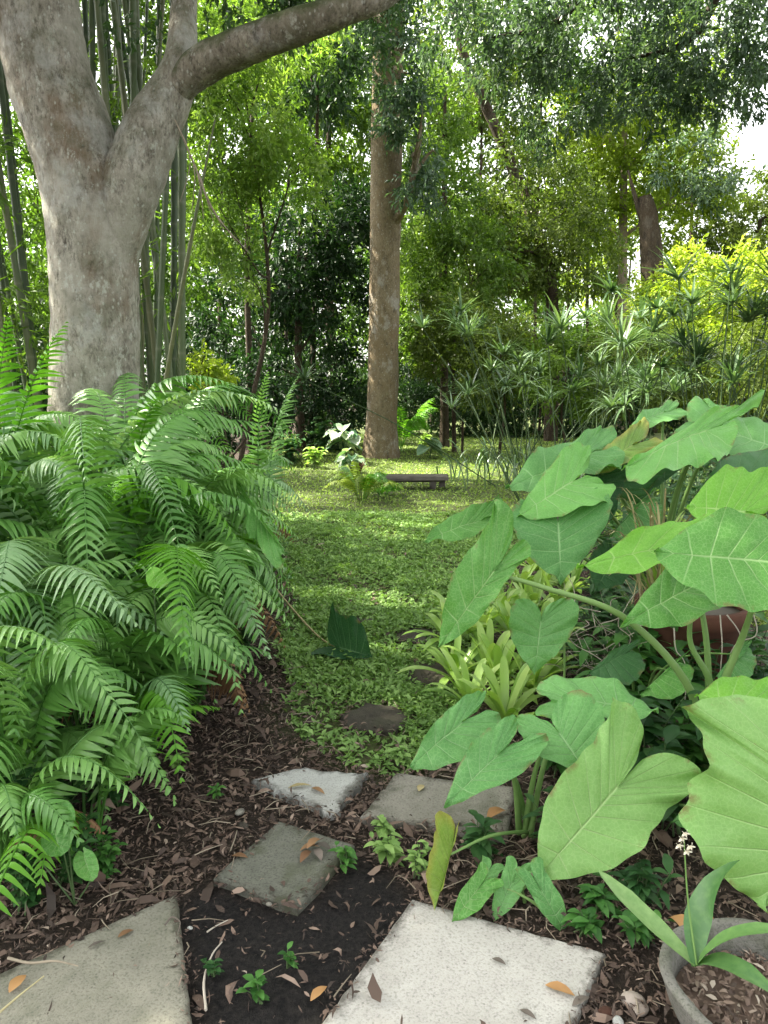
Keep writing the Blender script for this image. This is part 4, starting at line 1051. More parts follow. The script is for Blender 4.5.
bl = [(470, 718, 'lime bromeliad at the lawn edge, nearest the dark round stone'), (505, 735, 'lime bromeliad just above the blue-green paired leaves'), (455, 690, 'lime bromeliad leaning onto the dark round stone'), (500, 700, 'lime bromeliad in the middle of the front cluster'), (530, 705, 'lime bromeliad under the small heart leaf'),
      (480, 665, 'lime bromeliad below the tip of the long arrow leaf'), (515, 672, 'lime bromeliad right of the arrow leaf tip'), (540, 668, 'lime bromeliad left of the small heart leaf stem'), (500, 640, 'lime bromeliad half under the long arrow leaf'), (530, 640, 'lime bromeliad behind the small heart leaf'),
      (555, 640, 'lime bromeliad right of the small heart leaf'), (545, 610, 'lime bromeliad beneath the hanging stalk of the long arrow leaf'), (520, 612, 'lime bromeliad beside the right edge of the arrow leaf'), (570, 615, 'lime bromeliad at the foot of the tangled vines'), (462, 655, 'lime bromeliad at the lawn edge beside the leaf tip'), (450, 668, 'lime bromeliad spilling onto the lawn, farthest left'), (488, 690, 'lime bromeliad between the leaf tip and the paired leaves'), (545, 690, 'lime bromeliad right below the small heart leaf'), (505, 655, 'lime bromeliad close right of the arrow leaf'), (535, 590, 'lime bromeliad at the back below the heart leaf of the rear plant')]
for k, (px, py, lab) in enumerate(bl):
    rosette('bromeliad', lab, 'bromeliad', G(px, py) + [0, 0, .05 if py > 685 else .14], 17, .32, .022, M['brom'], k, 'lime bromeliads at the path edge', (.35, 1.25))

# umbrella sedges
def sedge(label, px, d, n, spread, hts, seed):
    r = np.random.default_rng(seed + 1200); b = P(px, 420, d); b[2] = 0
    t = thing('umbrella_sedge', label, 'sedge', b, 'umbrella sedges behind the elephant ears')
    for k in range(n):
        q = b + np.append(r.normal(size=2) * spread * .28, 0)
        h = r.uniform(*hts); tp = q + [r.normal() * spread * .6, r.normal() * spread * .4, h]
        m_ = MB(); tube(m_, [q, (q + tp) / 2 + [0, 0, .1], tp], [.010, .008, .006], 5, 8, r.uniform() * .5, cap=False); m_.build('stem', M['sedge_stem'], t)
        m_ = MB(); nl = r.integers(22, 36); sz = r.uniform(.42, .7); up = r.uniform(0, .5); tl = r.normal(size=2) * .25
        for j in range(nl):
            az = j * 6.283 / nl + r.normal() * .2; e = r.uniform(-.25, .7) + up; l = sz * r.uniform(.7, 1.1)
            dd = unit(np.array([math.cos(az) * math.cos(e) + tl[0], math.sin(az) * math.cos(e) + tl[1], math.sin(e)]))
            strap(m_, tp, tp + dd * l * .55 + [0, 0, .04], tp + dd * l + [0, 0, -l * r.uniform(.05, .4)], .019, r, r.uniform(), 6, .2, ([0, .3, 1], [.8, 1, .05]))
        m_.build('umbrella_head', M['sedge'], t)
    m_ = MB()
    for k in range(n * 5):
        q = b + np.append(r.normal(size=2) * spread * .5, 0); az = r.uniform(0, 6.28); l = r.uniform(.4, 1.0)
        dd = np.array([math.cos(az), math.sin(az), 0])
        strap(m_, q, q + dd * l * .15 + [0, 0, l * .7], q + dd * l * .5 + [0, 0, l * .6], .013, r, r.uniform(), 7, .2)
    kind(m_.build('grassy_blades', M['sedge'], t), 'stuff')
sedge('umbrella sedge clump at left, grassy base on the sunny lawn', 522, 12.5, 20, 1.4, (1.2, 2.9), 1)
sedge('umbrella sedge clump second from left, pale spiky heads', 575, 11, 17, 1.1, (1.3, 2.7), 2)
sedge('umbrella sedge clump above the highest elephant ear leaf', 630, 10, 11, .9, (1.2, 2.2), 3)
sedge('dark tall umbrella sedge clump before the yellow shrub', 690, 9.5, 13, .9, (1.6, 3.0), 4)
sedge('umbrella sedge clump with dense dark stems at the right edge', 745, 9, 16, .7, (1.5, 2.9), 5)
t = thing('umbrella_sedge', 'lone umbrella sedge stalk leaning over the lawn beside the bench', 'sedge', G(535, 530), 'umbrella sedges behind the elephant ears')
r = np.random.default_rng(4)
for (tx, ty, d) in ((452, 408, 7.6), (468, 395, 7.9)):
    tp = P(tx, ty, d); m_ = MB(); tube(m_, [G(535, 530), P(500, 465, 7.3), tp], [.008, .006, .005], 5, 12, .5); m_.build('stem', M['sedge_stem'], t)
    m_ = MB()
    for j in range(16):
        az = j * .393; e = r.uniform(0, 1.0); l = r.uniform(.22, .36); dd = np.array([math.cos(az) * math.cos(e), math.sin(az) * math.cos(e), math.sin(e)])
        strap(m_, tp, tp + dd * l * .6 + [0, 0, .02], tp + dd * l - [0, 0, .06], .008, r, .7, 6, .2, ([0, .3, 1], [.9, 1, .05]))
    m_.build('umbrella_head', M['sedge'], t)

# ------------------------------------------------------------------ bench, stake, pots
def box(mb, c, s, r=None, jit=0, tint=.5):
    c = np.asarray(c, float); s = np.asarray(s, float) / 2
    bv = min(.006, s.min() * .4)
    # chamfered box: 3 shrunken slabs joined as 24 verts
    vs = []; idx = {}
    for sx in (-1, 1):
        for sy in (-1, 1):
            for sz in (-1, 1):
                for ax in range(3):
                    q = s.copy() - bv; q[ax] = s[ax]
                    idx[(sx, sy, sz, ax)] = len(vs); vs.append(c + q * [sx, sy, sz] + (r.normal(size=3) * jit if r is not None else 0))
    I = idx; F4 = []; F3 = []
    for ax in range(3):
        o = [a for a in range(3) if a != ax]
        for sg in (-1, 1):
            loop = []
            for a, b_ in ((-1, -1), (1, -1), (1, 1), (-1, 1)):
                k = [0, 0, 0]; k[ax] = sg; k[o[0]] = a; k[o[1]] = b_; loop.append(I[(*k, ax)])
            F4.append(loop if (sg > 0) == (ax != 1) else loop[::-1])
        for a in (-1, 1):
            for b_ in (-1, 1):
                k1 = [0, 0, 0]; k1[o[0]] = a; k1[o[1]] = b_; k2 = list(k1); k1[ax] = -1; k2[ax] = 1
                F4.append([I[(*k1, o[0])], I[(*k2, o[0])], I[(*k2, o[1])], I[(*k1, o[1])]])
    for sx in (-1, 1):
        for sy in (-1, 1):
            for sz in (-1, 1): F3.append([I[(sx, sy, sz, a)] for a in range(3)])
    mb.add(vs, F4, tint); mb.add(vs, F3, tint)
bb = G(412, 489); by = bb[1]
t = thing('garden_bench', 'low weathered plank bench on the lawn before the straight trunk', 'bench', bb)
x0, x1 = P(377, 478, by)[0], P(449, 478, by)[0]; zt = P(412, 476, by)[2]
r = np.random.default_rng(9); m_ = MB()
for k in range(3): box(m_, ((x0 + x1) / 2 + r.normal() * .01, by + .02 + k * .125, zt - .035), (x1 - x0, .118, .055), r, .002, r.uniform())
m_.build('seat', M['bench'], t)
m_ = MB(); box(m_, ((x0 + x1) / 2, by + .145, zt - .085), (x1 - x0 - .1, .07, .042), r, .002, .2); m_.build('stretcher', M['bench'], t)
for fx in (.12, .16, .78, .92):
    m_ = MB(); lx = x0 + (x1 - x0) * fx; ly = by + (.06 if fx in (.12, .78) else .22)
    box(m_, (lx, ly, (zt - .064) / 2 - .006), (.09, .08, zt - .064 + .01), r, .002, .1); m_.build('leg', M['bench'], t)
q = G(462, 454); t_ = MB(); tube(t_, [q - [0, 0, .05], q + [0.005, 0, .3], q + [0, 0, .78]], [.032, .03, .028], 8, 8, .1, .06)
tag(t_.build('garden_stake', M['dark_bark']), 'thin dark stake standing in the far lawn', 'stake')

# terracotta pot with a dried spider plant
c = P(688, 660, 3.45); cz = 0
t = thing('terracotta_pot', 'dark terracotta pot half hidden behind the thick green stalks', 'pot', (c[0], c[1], 0))
def lathe(mb, c, prof, seg=40, tint=.5, wob=0, seed=0, arc=None):
    r = np.random.default_rng(seed); th = np.linspace(0, 2 * math.pi, seg, endpoint=False)
    v = np.array([[(c[0] + R * math.cos(a) * (1 + wob * math.sin(a * 3 + 1) + wob * .6 * math.sin(a * 7)), c[1] + R * math.sin(a) * (1 + wob * math.sin(a * 3 + 1)), c[2] + z + wob * .15 * math.sin(a * 5 + z * 9)) for a in th] for R, z in prof])
    n = len(prof); i = np.arange(n - 1)[:, None] * seg; j = np.arange(seg)[None]
    mb.add(v, np.stack([i + j, i + (j + 1) % seg, i + seg + (j + 1) % seg, i + seg + j], -1).reshape(-1, 4), tint)
pz = P(688, 610, 3.3)[2]
m_ = MB(); lathe(m_, (c[0], c[1], 0), [(.02, .01), (.17, .01), (.185, .03), (.235, pz - .08), (.25, pz - .075), (.255, pz - .01), (.25, pz), (.225, pz), (.22, pz - .05)]); m_.build('pot_body', M['terracotta'], t)
m_ = MB(); lathe(m_, (c[0], c[1], 0), [(.222, pz - .045), (.12, pz - .035), (.005, pz - .03)]); m_.build('potting_soil', M['dead_grey'], t)
tb = np.array([c[0] - .15, c[1] + .02, pz - .035])
t = thing('spider_plant', 'straw-coloured dried spider plant drooping in the terracotta pot', 'spider plant', tb)
r = np.random.default_rng(14)
m_ = MB()
for k in range(70):
    az = r.uniform(0, 6.28); e = r.uniform(.5, 1.5); l = r.uniform(.25, .52); d = np.array([math.cos(az) * math.cos(e), math.sin(az) * math.cos(e), math.sin(e)])
    strap(m_, tb + r.normal(size=3) * [.05, .05, 0], tb + d * l + [0, 0, .12], tb + d * l * 1.2 + [math.cos(az) * .1, math.sin(az) * .1, -.02], .005, r, r.uniform(), 8)
m_.build('dry_blades', M['straw'], t)
m_ = MB()
for k in range(14):
    az = r.uniform(0, 6.28); e = r.uniform(.9, 1.5); l = .5; d = np.array([math.cos(az) * math.cos(e), math.sin(az) * math.cos(e), math.sin(e)])
    strap(m_, tb, tb + d * l * .8, tb + d * l + [math.cos(az) * .15, math.sin(az) * .15, -.06], .007, r, r.uniform(), 9)
m_.build('green_blades', M['brom'], t)

# broken concrete planter at the lower right with the mottled orchid
pc = P(768, 985, 1.58); RZ = pc[2]
R_ = .235
t = thing('concrete_planter', 'weathered round concrete planter cut by the lower right corner', 'planter', (pc[0], pc[1], 0))
m_ = MB(); lathe(m_, (pc[0], pc[1], 0), [(.02, .0), (R_ * .8, .0), (R_ * .9, RZ * .4), (R_ * .985, RZ * .9), (R_, RZ - .006), (R_ - .005, RZ), (R_ - .024, RZ + .001), (R_ - .03, RZ - .008), (R_ - .036, RZ - .1)], 64, .5, .035)
m_.build('planter_wall', M['planter'], t)
m_ = MB(); lathe(m_, (pc[0], pc[1], 0), [(R_ - .034, RZ - .085), (R_ * .5, RZ - .08), (.004, RZ - .075)], 40, .5, .02); m_.build('planter_soil', M['litter'], t)
r = np.random.default_rng(15)
m_ = MB(); n = 900
aa, rd = r.uniform(0, 6.28, n), np.sqrt(r.uniform(0, 1, n)) * (R_ - .05)
scatter_curl(m_, np.stack([pc[0] + np.cos(aa) * rd, pc[1] + np.sin(aa) * rd, RZ - .078 + r.uniform(0, .02, n)], -1), r.uniform(.012, .035, n), r.uniform(.002, .007, n), (.1, .3), r.uniform(.2, 1, n), r)
kind(m_.build('planter_litter', M['litter'], t), 'stuff')
ob_ = P(697, 966, 1.62)
t = thing('mottled_orchid', 'orchid with mottled strap leaves and a cream flower spike in the concrete planter', 'orchid', ob_)
OP = ([0, .1, .35, .7, .92, 1], [.35, .55, .95, .9, .4, .02])
for (ct, tp, w) in [(P(640, 915, 1.72), P(598, 870, 1.82), .031), (P(690, 895, 1.72), P(740, 860, 1.70), .036), (P(725, 920, 1.60), P(800, 934, 1.52), .027), (P(720, 950, 1.58), P(780, 998, 1.48), .032)]:
    m_ = MB(); strap(m_, ob_, ct, tp, w, r, r.uniform(), 14, .3, OP); m_.build('leaf', M['orchid'], t)
m_ = MB(); tube(m_, [ob_, P(688, 900, 1.68), P(684, 838, 1.70)], [.003, .0025, .0015], 5, 10, .5); m_.build('flower_stalk', M['petiole'], t)
for k, (px, py) in enumerate([(682, 838), (690, 846), (685, 833), (687, 851), (679, 845)]):
    m_ = MB(); q = P(px, py, 1.69)
    for j in range(5):
        a = j * 1.257; e = q + [math.cos(a) * .012, -.004, math.sin(a) * .012]
        strap(m_, q, (q + e) / 2 + [0, -.004, 0], e, .004, r, .8, 5, .2)
    m_.build('flower', M['flower'], t)

# ------------------------------------------------------------------ weeds, small shrubs, vines
def weed(label, px, py, n, h, leaf, wid, mat, seed, group=None, name='weed', at=None, cat='weed', spread=.35):
    r = np.random.default_rng(seed + 2000); b = G(px, py) if at is None else np.asarray(at)
    t = thing(name, label, cat, b, group); ms, ml = MB(), MB()
    for k in range(n):
        az = r.uniform(0, 6.28); lean = abs(r.normal()) * spread; hh = h * r.uniform(.55, 1.1)
        tp = b + [math.cos(az) * hh * lean, math.sin(az) * hh * lean, hh]
        s0 = b + np.append(r.normal(size=2) * h * .12, 0)
        pts = bez(s0, (s0 + tp) / 2 + [0, 0, hh * .15], tp, 6)
        tube(ms, pts, [.0035, .0022, .0012], 4, 6, r.uniform(), cap=False)
        nl = max(4, int(hh / leaf * 2.2) + 3)
        for j in range(nl):
            u = (j + 1.2) / (nl + .2); q = np.array([np.interp(u, np.linspace(0, 1, 6), pts[:, c]) for c in range(3)])
            a2 = j * 2.4 + r.normal() * .4; e = r.uniform(-.2, .6); l = leaf * r.uniform(.65, 1.2)
            d = np.array([math.cos(a2) * math.cos(e), math.sin(a2) * math.cos(e), math.sin(e)])
            strap(ml, q, q + d * l * .55 + [0, 0, l * .08], q + d * l + [0, 0, -l * .25], l * wid, r, r.uniform(), 6, .25, ([0, .12, .4, .75, 1], [.05, .6, 1, .6, .02]))
    ms.build('stem', M['petiole_dark'], t); ml.build('foliage', M[mat], t)
    return t
def pathweed(*a, **k): return weed(*a, group='small weeds on the path', **k)
pathweed('tiny seedling in the black soil, lowest one', 262, 1003, 4, .07, .035, .28, 'weed', 1)
pathweed('tiny seedling in the black soil near the white slab', 288, 968, 3, .05, .025, .28, 'weed', 2)
pathweed('leafy weed at the right corner of the tilted grey slab', 345, 868, 6, .07, .035, .28, 'weed', 3)
pathweed('low weed between the worn slab and the white slab', 392, 862, 8, .09, .045, .28, 'herb', 4)
pathweed('weed beneath the worn slab by the yellow-edged leaf', 418, 876, 7, .09, .035, .25, 'herb', 5)
pathweed('weed beside the worn slab, left of the young ear leaves', 382, 838, 7, .07, .035, .3, 'herb', 6)
pathweed('seedling in the soil left of the tiny twigs', 215, 975, 3, .05, .025, .3, 'weed_dark', 7)
pathweed('seedling alone in the mulch left of the light slab', 215, 800, 3, .06, .03, .28, 'weed', 8)
pathweed('seedling in the mulch near the drooping ferns', 178, 772, 4, .07, .035, .3, 'herb', 9)
pathweed('herb tuft at the mulch edge above the light slab', 305, 742, 8, .08, .035, .3, 'herb', 10)
pathweed('herb tuft at the near edge of the lawn, by the worn slab', 400, 765, 8, .08, .04, .3, 'herb', 12)
def bedweed(lab, px, py, n, h, leaf, wid, mat, seed): return weed(lab, px, py, n, h, leaf, wid, mat, seed, group='leafy undergrowth of the right bed', name='undergrowth_plant', cat='undergrowth')
for k, (px, py, h, lf, wd, mt_, lab) in enumerate([
    (480, 858, .14, .07, .22, 'weed_dark', 'dark weed behind the yellow-edged leaf'), (560, 850, .18, .08, .2, 'weed_dark', 'dark weed under the left edge of the huge pale leaf'), (600, 915, .09, .06, .22, 'weed', 'small weed left of the orchid leaf'),
    (585, 935, .07, .05, .25, 'weed', 'small weed by the right corner of the white slab'), (640, 905, .12, .07, .2, 'weed_dark', 'weed between the huge pale leaf and the orchid'), (640, 940, .07, .05, .22, 'weed', 'seedling on the litter before the planter'),
    (660, 830, .3, .11, .24, 'weed_dark', 'dark leafy plant right of the huge pale leaf'), (640, 790, .34, .12, .2, 'weed_dark', 'lance-leaved plant behind the huge pale leaf'), (680, 780, .3, .12, .2, 'weed', 'lance-leaved plant below the thick stalks'),
    (600, 770, .3, .1, .2, 'weed_dark', 'dark plant behind the blue-green paired leaves'), (560, 775, .2, .09, .22, 'weed', 'green plant under the blue-green leaves'), (620, 725, .3, .12, .16, 'weed', 'plant at the foot of the tangled vines'),
    (590, 700, .32, .12, .14, 'weed', 'narrow-leaved plant among the tangled vines'), (650, 700, .34, .13, .16, 'weed_dark', 'dark plant before the terracotta pot'), (570, 660, .34, .12, .14, 'weed', 'narrow-leaved plant behind the bromeliads'),
    (610, 650, .4, .14, .14, 'weed_dark', 'plant left of the terracotta pot'), (600, 610, .5, .14, .14, 'weed_dark', 'dark plant under the lime leaf'), (560, 590, .4, .14, .16, 'weed_dark', 'dark plant below the rear heart leaf'),
    (740, 800, .3, .12, .2, 'weed_dark', 'dark plant behind the crumpled pale leaf'), (740, 720, .35, .13, .2, 'weed_dark', 'dark plant right of the thick stalks'), (760, 860, .25, .1, .2, 'weed_dark', 'dark plant behind the concrete planter'),
    (670, 600, .7, .16, .16, 'weed_dark', 'tall dark plant behind the terracotta pot'), (640, 560, .7, .16, .14, 'weed_dark', 'tall dark plant below the rear dark leaf'), (730, 570, .8, .16, .16, 'weed_dark', 'tall dark plant under the puckered lime leaf'),
    (635, 590, .65, .2, .2, 'weed_dark', 'broad dark plant left of the dried spider plant'), (612, 580, .55, .18, .2, 'weed', 'broad green plant below the rear heart leaf'), (655, 570, .75, .2, .18, 'weed_dark', 'broad dark plant behind the dried spider plant'), (600, 640, .45, .16, .18, 'weed_dark', 'broad dark plant behind the thick stalk'), (625, 680, .4, .15, .18, 'weed', 'broad plant under the vine tangle'), (655, 715, .42, .15, .2, 'weed', 'leafy plant before the terracotta pot, left side'), (690, 730, .4, .14, .2, 'weed_dark', 'leafy plant at the foot of the thick stalks'), (735, 700, .5, .15, .2, 'weed', 'leafy plant before the terracotta pot, right side'), (580, 545, .6, .16, .14, 'weed_dark', 'tall plant at the lawn side of the rear leaves'), (690, 520, 1.0, .18, .14, 'weed_dark', 'tallest dark plant behind the highest leaves'), (610, 510, .7, .18, .14, 'weed_dark', 'dark plant before the sedge bases'), (750, 520, 1.0, .18, .14, 'weed_dark', 'tall dark plant behind the leaves at the right edge')]):
    bedweed(lab, px, py, 12 if h > .25 else 9, h, lf, wd, mt_, 50 + k)
def fernweed(lab, px, py, n, h, leaf, wid, mat, seed): return weed(lab, px, py, n, h, leaf, wid, mat, seed, group='leafy undergrowth beneath the ferns', name='undergrowth_plant', cat='undergrowth')
for k, (px, py, h, lf, wd, mt_, lab) in enumerate([
    (30, 905, .2, .06, .28, 'weed_dark', 'dark small-leaved plant at the lower left corner'), (70, 880, .22, .06, .28, 'weed_dark', 'dark small-leaved plant behind the heart vine leaves'), (105, 875, .16, .05, .3, 'weed', 'small-leaved plant at the front tip of the fern bed'),
    (10, 850, .3, .08, .25, 'weed_dark', 'dark plant low at the left edge'), (60, 830, .3, .07, .25, 'weed_dark', 'dark plant under the drooping front fern'), (110, 810, .25, .07, .26, 'weed_dark', 'dark plant under the second fern'), (145, 770, .2, .08, .3, 'weed', 'plant with a yellow-green leaf beside the mulch'),
    (190, 715, .25, .07, .28, 'weed', 'plant at the bed edge below the striped fronds'), (160, 730, .3, .08, .25, 'weed_dark', 'dark plant below the long hanging frond'), (220, 670, .25, .08, .28, 'weed', 'leafy plant at the bed edge beside the path'), (245, 650, .25, .08, .26, 'weed_dark', 'dark plant near the end of the fallen stalk'),
    (200, 650, .4, .09, .24, 'weed_dark', 'dark plant behind the striped fronds'), (262, 610, .3, .08, .26, 'weed', 'plant below the broad arrow leaf'), (275, 570, .3, .09, .26, 'weed', 'plant at the bed edge before the far ferns'), (120, 700, .4, .09, .24, 'weed_dark', 'dark plant deep under the middle ferns'), (60, 730, .4, .09, .24, 'weed_dark', 'dark plant deep under the left ferns')]):
    fernweed(lab, px, py, 15, h * .8, lf * .62, wd * 1.1, mt_, 100 + k)
# heart-leaved vine at the lower left
t = thing('heart_leaf_vine', 'vine with three heart-shaped leaves at the lower left', 'vine', G(75, 905))
for (a, tp, l, rr, d) in [((58, 808), (68, 832), (48, 806), (68, 801), 2.0), ((55, 830), (60, 857), (43, 834), (67, 826), 1.96), ((84, 856), (92, 882), (74, 858), (93, 852), 2.0), ((18, 822), (20, 838), (12, 823), (25, 818), 2.0)]:
    ear_leaf(P(*a, d), P(*tp, d - .03), P(*l, d + .01), P(*rr, d + .02), HEART, .02, .05, nv=8, seed=a[0]).build('leaf', M['ear'], t)
    m_ = MB(); tube(m_, [G(75, 905), P(a[0] + 8, a[1] + 20, d + .05), P(*a, d + .004)], [.003, .002, .0015], 5, 8); m_.build('stem', M['petiole_dark'], t)
t = thing('lime_leaf_sprout', 'sprout with one cupped pale lime leaf among the striped fronds', 'sprout', G(158, 690))
ear_leaf(P(153, 570, 2.75), P(157, 588, 2.73), P(147, 573, 2.76), P(164, 572, 2.76), HEART, .02, .1, nv=8, seed=5).build('leaf', M['ear_lime'], t)
m_ = MB(); tube(m_, [G(158, 690), P(156, 630, 2.85), P(153, 571, 2.76)], [.005, .004, .002], 5, 8); m_.build('stem', M['petiole_dark'], t)
# dry vine tangle
r = np.random.default_rng(88)
t = thing('dry_vine_tangle', 'tangle of thin grey dry vines left of the terracotta pot', 'vine', G(610, 690))
m_ = MB()
for k in range(46):
    q = P(r.uniform(560, 640), r.uniform(610, 700), r.uniform(3.2, 3.7)); pts = [q]
    dv_ = unit(r.normal(size=3))
    for s_ in range(4):
        dv_ = unit(dv_ + r.normal(size=3) * .5 + [0, 0, -.12]); q = q + dv_ * .09; q[2] = max(q[2], .02); pts.append(q)
    tube(m_, pts, [.0022, .001], 4, 14, r.uniform(), cap=False)
m_.build('dry_stems', M['vine'], t)
t = thing('aerial_root', 'pale looping aerial roots hanging over the terracotta pot rim', 'root', P(722, 690, 2.95) * [1, 1, 0])
m_ = MB()
for pts in ([(720, 615), (722, 650), (718, 690)], [(727, 615), (740, 635), (735, 655)], [(752, 610), (756, 635), (730, 655)], [(674, 628), (676, 650), (686, 672)]):
    tube(m_, [P(a, b_, 2.95) for a, b_ in pts] + ([P(pts[-1][0], pts[-1][1], 2.95) * [1, 1, 0]]), [.003, .002, .0015], 5, 18, .9)
m_.build('root_strands', M['vine'], t)

# plants round the straight trunk
r = np.random.default_rng(66)
def flat_leaf_plant(name, label, cat, px, py, n, h, leaf, mat, seed, shape=HEART, group=None):
    r = np.random.default_rng(seed + 2500); b = G(px, py); t = thing(name, label, cat, b, group)
    for k in range(n):
        az = r.uniform(0, 6.28); hh = h * r.uniform(.4, 1.05); o = np.array([math.cos(az), math.sin(az), 0])
        A = b + o * hh * r.uniform(.2, .8) + [0, 0, hh]; d = unit(o + [0, -.5, -.5]); l = leaf * r.uniform(.7, 1.15)
        s_ = unit(np.cross(d, [0, 0, 1])); n_ = np.cross(s_, d)
        ear_leaf(A, A + d * l, A - d * l * .4 + s_ * l * .45 + n_ * .02, A - d * l * .4 - s_ * l * .45 + n_ * .02, shape, nv=4, seed=seed * 30 + k).build('leaf', M[mat], t)
        m_ = MB(); tube(m_, [b, (b + A) / 2 + [0, 0, hh * .2], A], [.008, .006, .004], 5, 7); m_.build('petiole', M['petiole_dark'], t)
    return t
flat_leaf_plant('caladium', 'white-leaved caladium left of the straight trunk', 'caladium', 345, 462, 14, .7, .26, 'white_leaf', 1)
flat_leaf_plant('caladium', 'small white-leaved caladium low at the left base of the straight trunk', 'caladium', 352, 472, 10, .35, .2, 'white_leaf', 2)
flat_leaf_plant('caladium', 'pale caladium right of the straight trunk, near the stake', 'caladium', 430, 458, 5, .35, .34, 'white_leaf', 3)
rosette('cycad', 'bright fan of lime fronds behind the straight trunk', 'palm', G(402, 452), 2, .4, .03, M['fern_lime'], 5)
t = thing('lime_fern', 'lime fern with broad fronds right behind the straight trunk', 'fern', G(402, 448))
bq = G(402, 448)
for k in range(11):
    az = -1.2 + k * .42 + r.normal() * .1; L = 1.3; d = np.array([math.cos(az), -abs(math.sin(az)) * .5, 0]); e = r.uniform(.8, 1.3)
    f = MB(); frond(f, None, bq, bq + d * .4 + [0, 0, L * .85], bq + d * .85 + [0, 0, L * r.uniform(.3, .95)], .3, 26, r, .8); f.build('frond', M['fern_lime'], t)
fern('low lime fern on the lawn left of the bench', *G(362, 500)[:2], .62, 22, 60, mat='fern_olive', plen=.1, group='low ferns on the lawn', elev=(.7, 1.3))
fern('second low lime fern touching the left end of the bench', *G(383, 495)[:2], .3, 12, 61, mat='fern_lime', plen=.1, group='low ferns on the lawn', elev=(.5, 1.0))
weed('yellow-green croton left of the caladiums', 315, 468, 16, .35, .16, .25, 'brom', 200, name='croton', cat='shrub')
weed('dark green plant behind the caladiums', 325, 455, 16, .7, .25, .25, 'weed_dark', 201, name='undergrowth_plant', cat='undergrowth')
weed('dark green plant left of the caladiums by the far ferns', 290, 465, 16, .6, .22, .25, 'weed_dark', 202, name='undergrowth_plant', cat='undergrowth')
weed('yellow-green groundcover at the right foot of the straight trunk', 425, 447, 14, .3, .16, .3, 'brom', 203, name='undergrowth_plant', cat='undergrowth')
rosette('red_bromeliad', 'reddish bromeliad at the foot of the straight trunk', 'bromeliad', G(360, 474) + [0, 0, .03], 12, .28, .02, M['terracotta'], 44, None)

# ------------------------------------------------------------------ small single things
def dead_leaf(label, px, py, z, L, w, az, mat, curl=.2, group='fallen leaves'):
    b = G(px, py, z); r = np.random.default_rng(px * 3 + py)
    m_ = MB(); d = np.array([math.cos(az), math.sin(az), 0]) * L / 2
    b = b + [0, 0, .004]
    strap(m_, -d, np.array([0, 0, L * curl]), d, w, r, r.uniform(), 9, .25, ([0, .08, .35, .7, 1], [.08, .4, 1, .75, .02]))
    o = m_.build('fallen_leaf', mat); o.location = b; return tag(o, label, 'fallen leaf', group)
dead_leaf('tan fallen leaf on the white slab near its right corner', 560, 992, TOP, .075, .016, -.5, M['dead_orange'])
dead_leaf('grey curled fallen leaf touching the tan one on the white slab', 581, 1003, TOP, .055, .012, .5, M['dead_grey'])
dead_leaf('small dark fallen leaf in the middle of the white slab', 499, 963, TOP, .04, .008, -.6, M['dead_grey'])
dead_leaf('small dark fallen leaf low on the white slab', 528, 1016, TOP, .045, .008, -.7, M['dead_grey'])
dead_leaf('orange fallen leaf on the black soil', 319, 995, 0, .06, .014, .9, M['dead_orange'])
dead_leaf('brown fallen leaf on the buff slab', 126, 935, TOP, .045, .010, .7, M['dead'])
dead_leaf('dark twig-like fallen leaf on the buff slab', 97, 946, TOP, .05, .006, .6, M['dead_grey'])
dead_leaf('orange-brown fallen leaf on the left corner of the tilted grey slab', 240, 858, TOP, .055, .012, -.2, M['dead'])
for k, (px, py, az) in enumerate([(310, 850, .3), (318, 856, 2.0), (306, 858, 1.1), (322, 849, 2.8), (314, 845, .9)]):
    dead_leaf('crisp dark dead leaf in the clump on the tilted grey slab', px, py, TOP + .004 * k, .065, .014, az, M['dead_grey'] if k % 2 else M['dead'], .35, 'clump of dead leaves on the tilted grey slab')
dead_leaf('yellow-green fallen leaf on the small light slab', 300, 788, .02, .09, .011, .2, M['straw'])
dead_leaf('brown fallen leaf on the small light slab', 318, 792, .02, .07, .012, -.7, M['dead'])
dead_leaf('rusty curled fallen leaf on the worn slab', 497, 816, .02, .09, .025, .6, M['dead_orange'], .35)
dead_leaf('pale fallen leaf on the left of the worn slab', 421, 789, .02, .05, .014, 1.2, M['straw'])
dead_leaf('yellow fallen leaf at the lower left edge', 18, 985, .02, .06, .016, 1.3, M['dead_orange'])
dead_leaf('large orange dead leaf propped beside the planter', 684, 935, .06, .13, .03, 1.9, M['dead_orange'], .5)
dead_leaf('second orange dead leaf behind the planter rim', 703, 930, .06, .12, .028, 1.2, M['dead_orange'], .5)
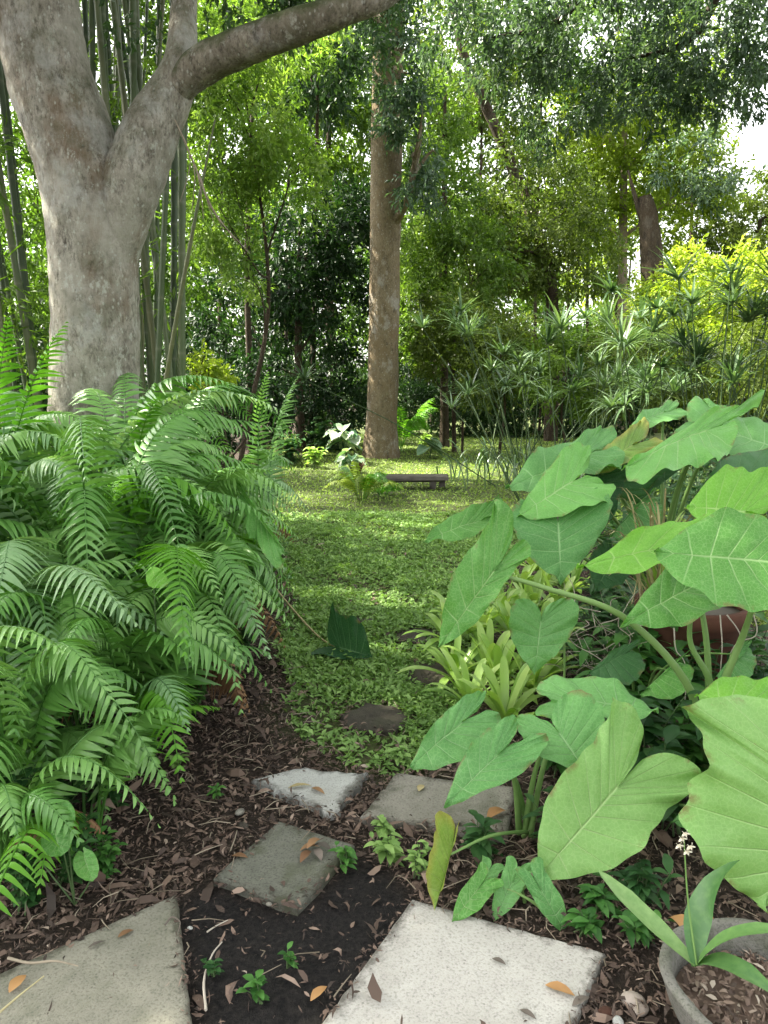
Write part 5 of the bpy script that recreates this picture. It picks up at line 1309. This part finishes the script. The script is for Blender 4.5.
def pebble(label, px, py, s, mat, seed):
    r = np.random.default_rng(seed); m_ = MB()
    th, ph = np.meshgrid(np.linspace(0, 2 * math.pi, 16, endpoint=False), np.linspace(.02, math.pi - .02, 9))
    v = np.stack([np.cos(th) * np.sin(ph) * s, np.sin(th) * np.sin(ph) * s * .75, np.cos(ph) * s * .5], -1)
    v = v * (1 + .08 * lump(v.reshape(-1, 3), 1.0 / s, seed).reshape(9, 16)[..., None])
    i = np.arange(8)[:, None] * 16; j = np.arange(16)[None]
    m_.add(v, np.stack([i + j, i + 16 + j, i + 16 + (j + 1) % 16, i + (j + 1) % 16], -1).reshape(-1, 4), r.uniform())
    o = m_.build('pebble', mat); b = G(px, py, s * .25); o.location = b; o.rotation_euler = (0, 0, r.uniform(0, 3))
    return tag(o, label, 'stone', 'pebbles beside the path')
pebble('flat tan pebble between the white slab and the planter, rearmost', 633, 1000, .03, M['pebble'], 1)
pebble('pinkish pebble next to the flat tan pebble', 641, 1009, .024, M['pebble'], 2)
pebble('pinkish pebble by the edge of the white slab', 605, 1013, .022, M['terracotta'], 3)
pebble('white pebble at the bottom edge by the white slab', 618, 1022, .018, M['slab_light'], 4)
pebble('grey pebble in the mulch left of the tilted grey slab', 243, 826, .022, M['stone_dark'], 5)
pebble('second grey pebble in the mulch, above the first', 240, 812, .02, M['slab_worn'], 6)
pebble('small pebble at the front corner of the tilted grey slab', 269, 904, .01, M['slab_worn'], 7)
pebble('small white pebble on the black soil by the buff slab', 190, 928, .008, M['slab_light'], 8)
def stick(label, pts, rad, mat, group='bare sticks on the ground'):
    m_ = MB(); w = [G(a, b, z) for a, b, z in pts]; c = w[0]; tube(m_, np.array(w) - c, [rad, rad * .8, rad * .5], 6, 14, .8, .1, 20)
    o = m_.build('twig', mat); o.location = c; return tag(o, label, 'twig', group)
stick('bent pale twig lying in the black soil', [(206, 1010, .012), (204, 980, .012), (212, 955, .012), (222, 942, .015)], .0035, M['vine'])
stick('short pale twig pointing away in the black soil', [(207, 932, .01), (216, 926, .01), (228, 920, .012)], .0025, M['vine'])
stick('grey twig across the left edge of the buff slab', [(8, 958, .045), (30, 963, .045), (55, 961, .047), (78, 966, .045)], .004, M['twig'])
stick('straw stalk at the lower left edge of the buff slab', [(0, 1012, .045), (20, 995, .05), (44, 976, .055)], .003, M['straw'])
stick('dark crooked twig on the right edge of the buff slab', [(165, 925, .045), (172, 917, .05), (180, 922, .048), (178, 932, .045)], .003, M['dead_grey'])
stick('brown twig under the young ear leaves', [(565, 915, .02), (585, 930, .03), (606, 938, .02)], .005, M['twig'])
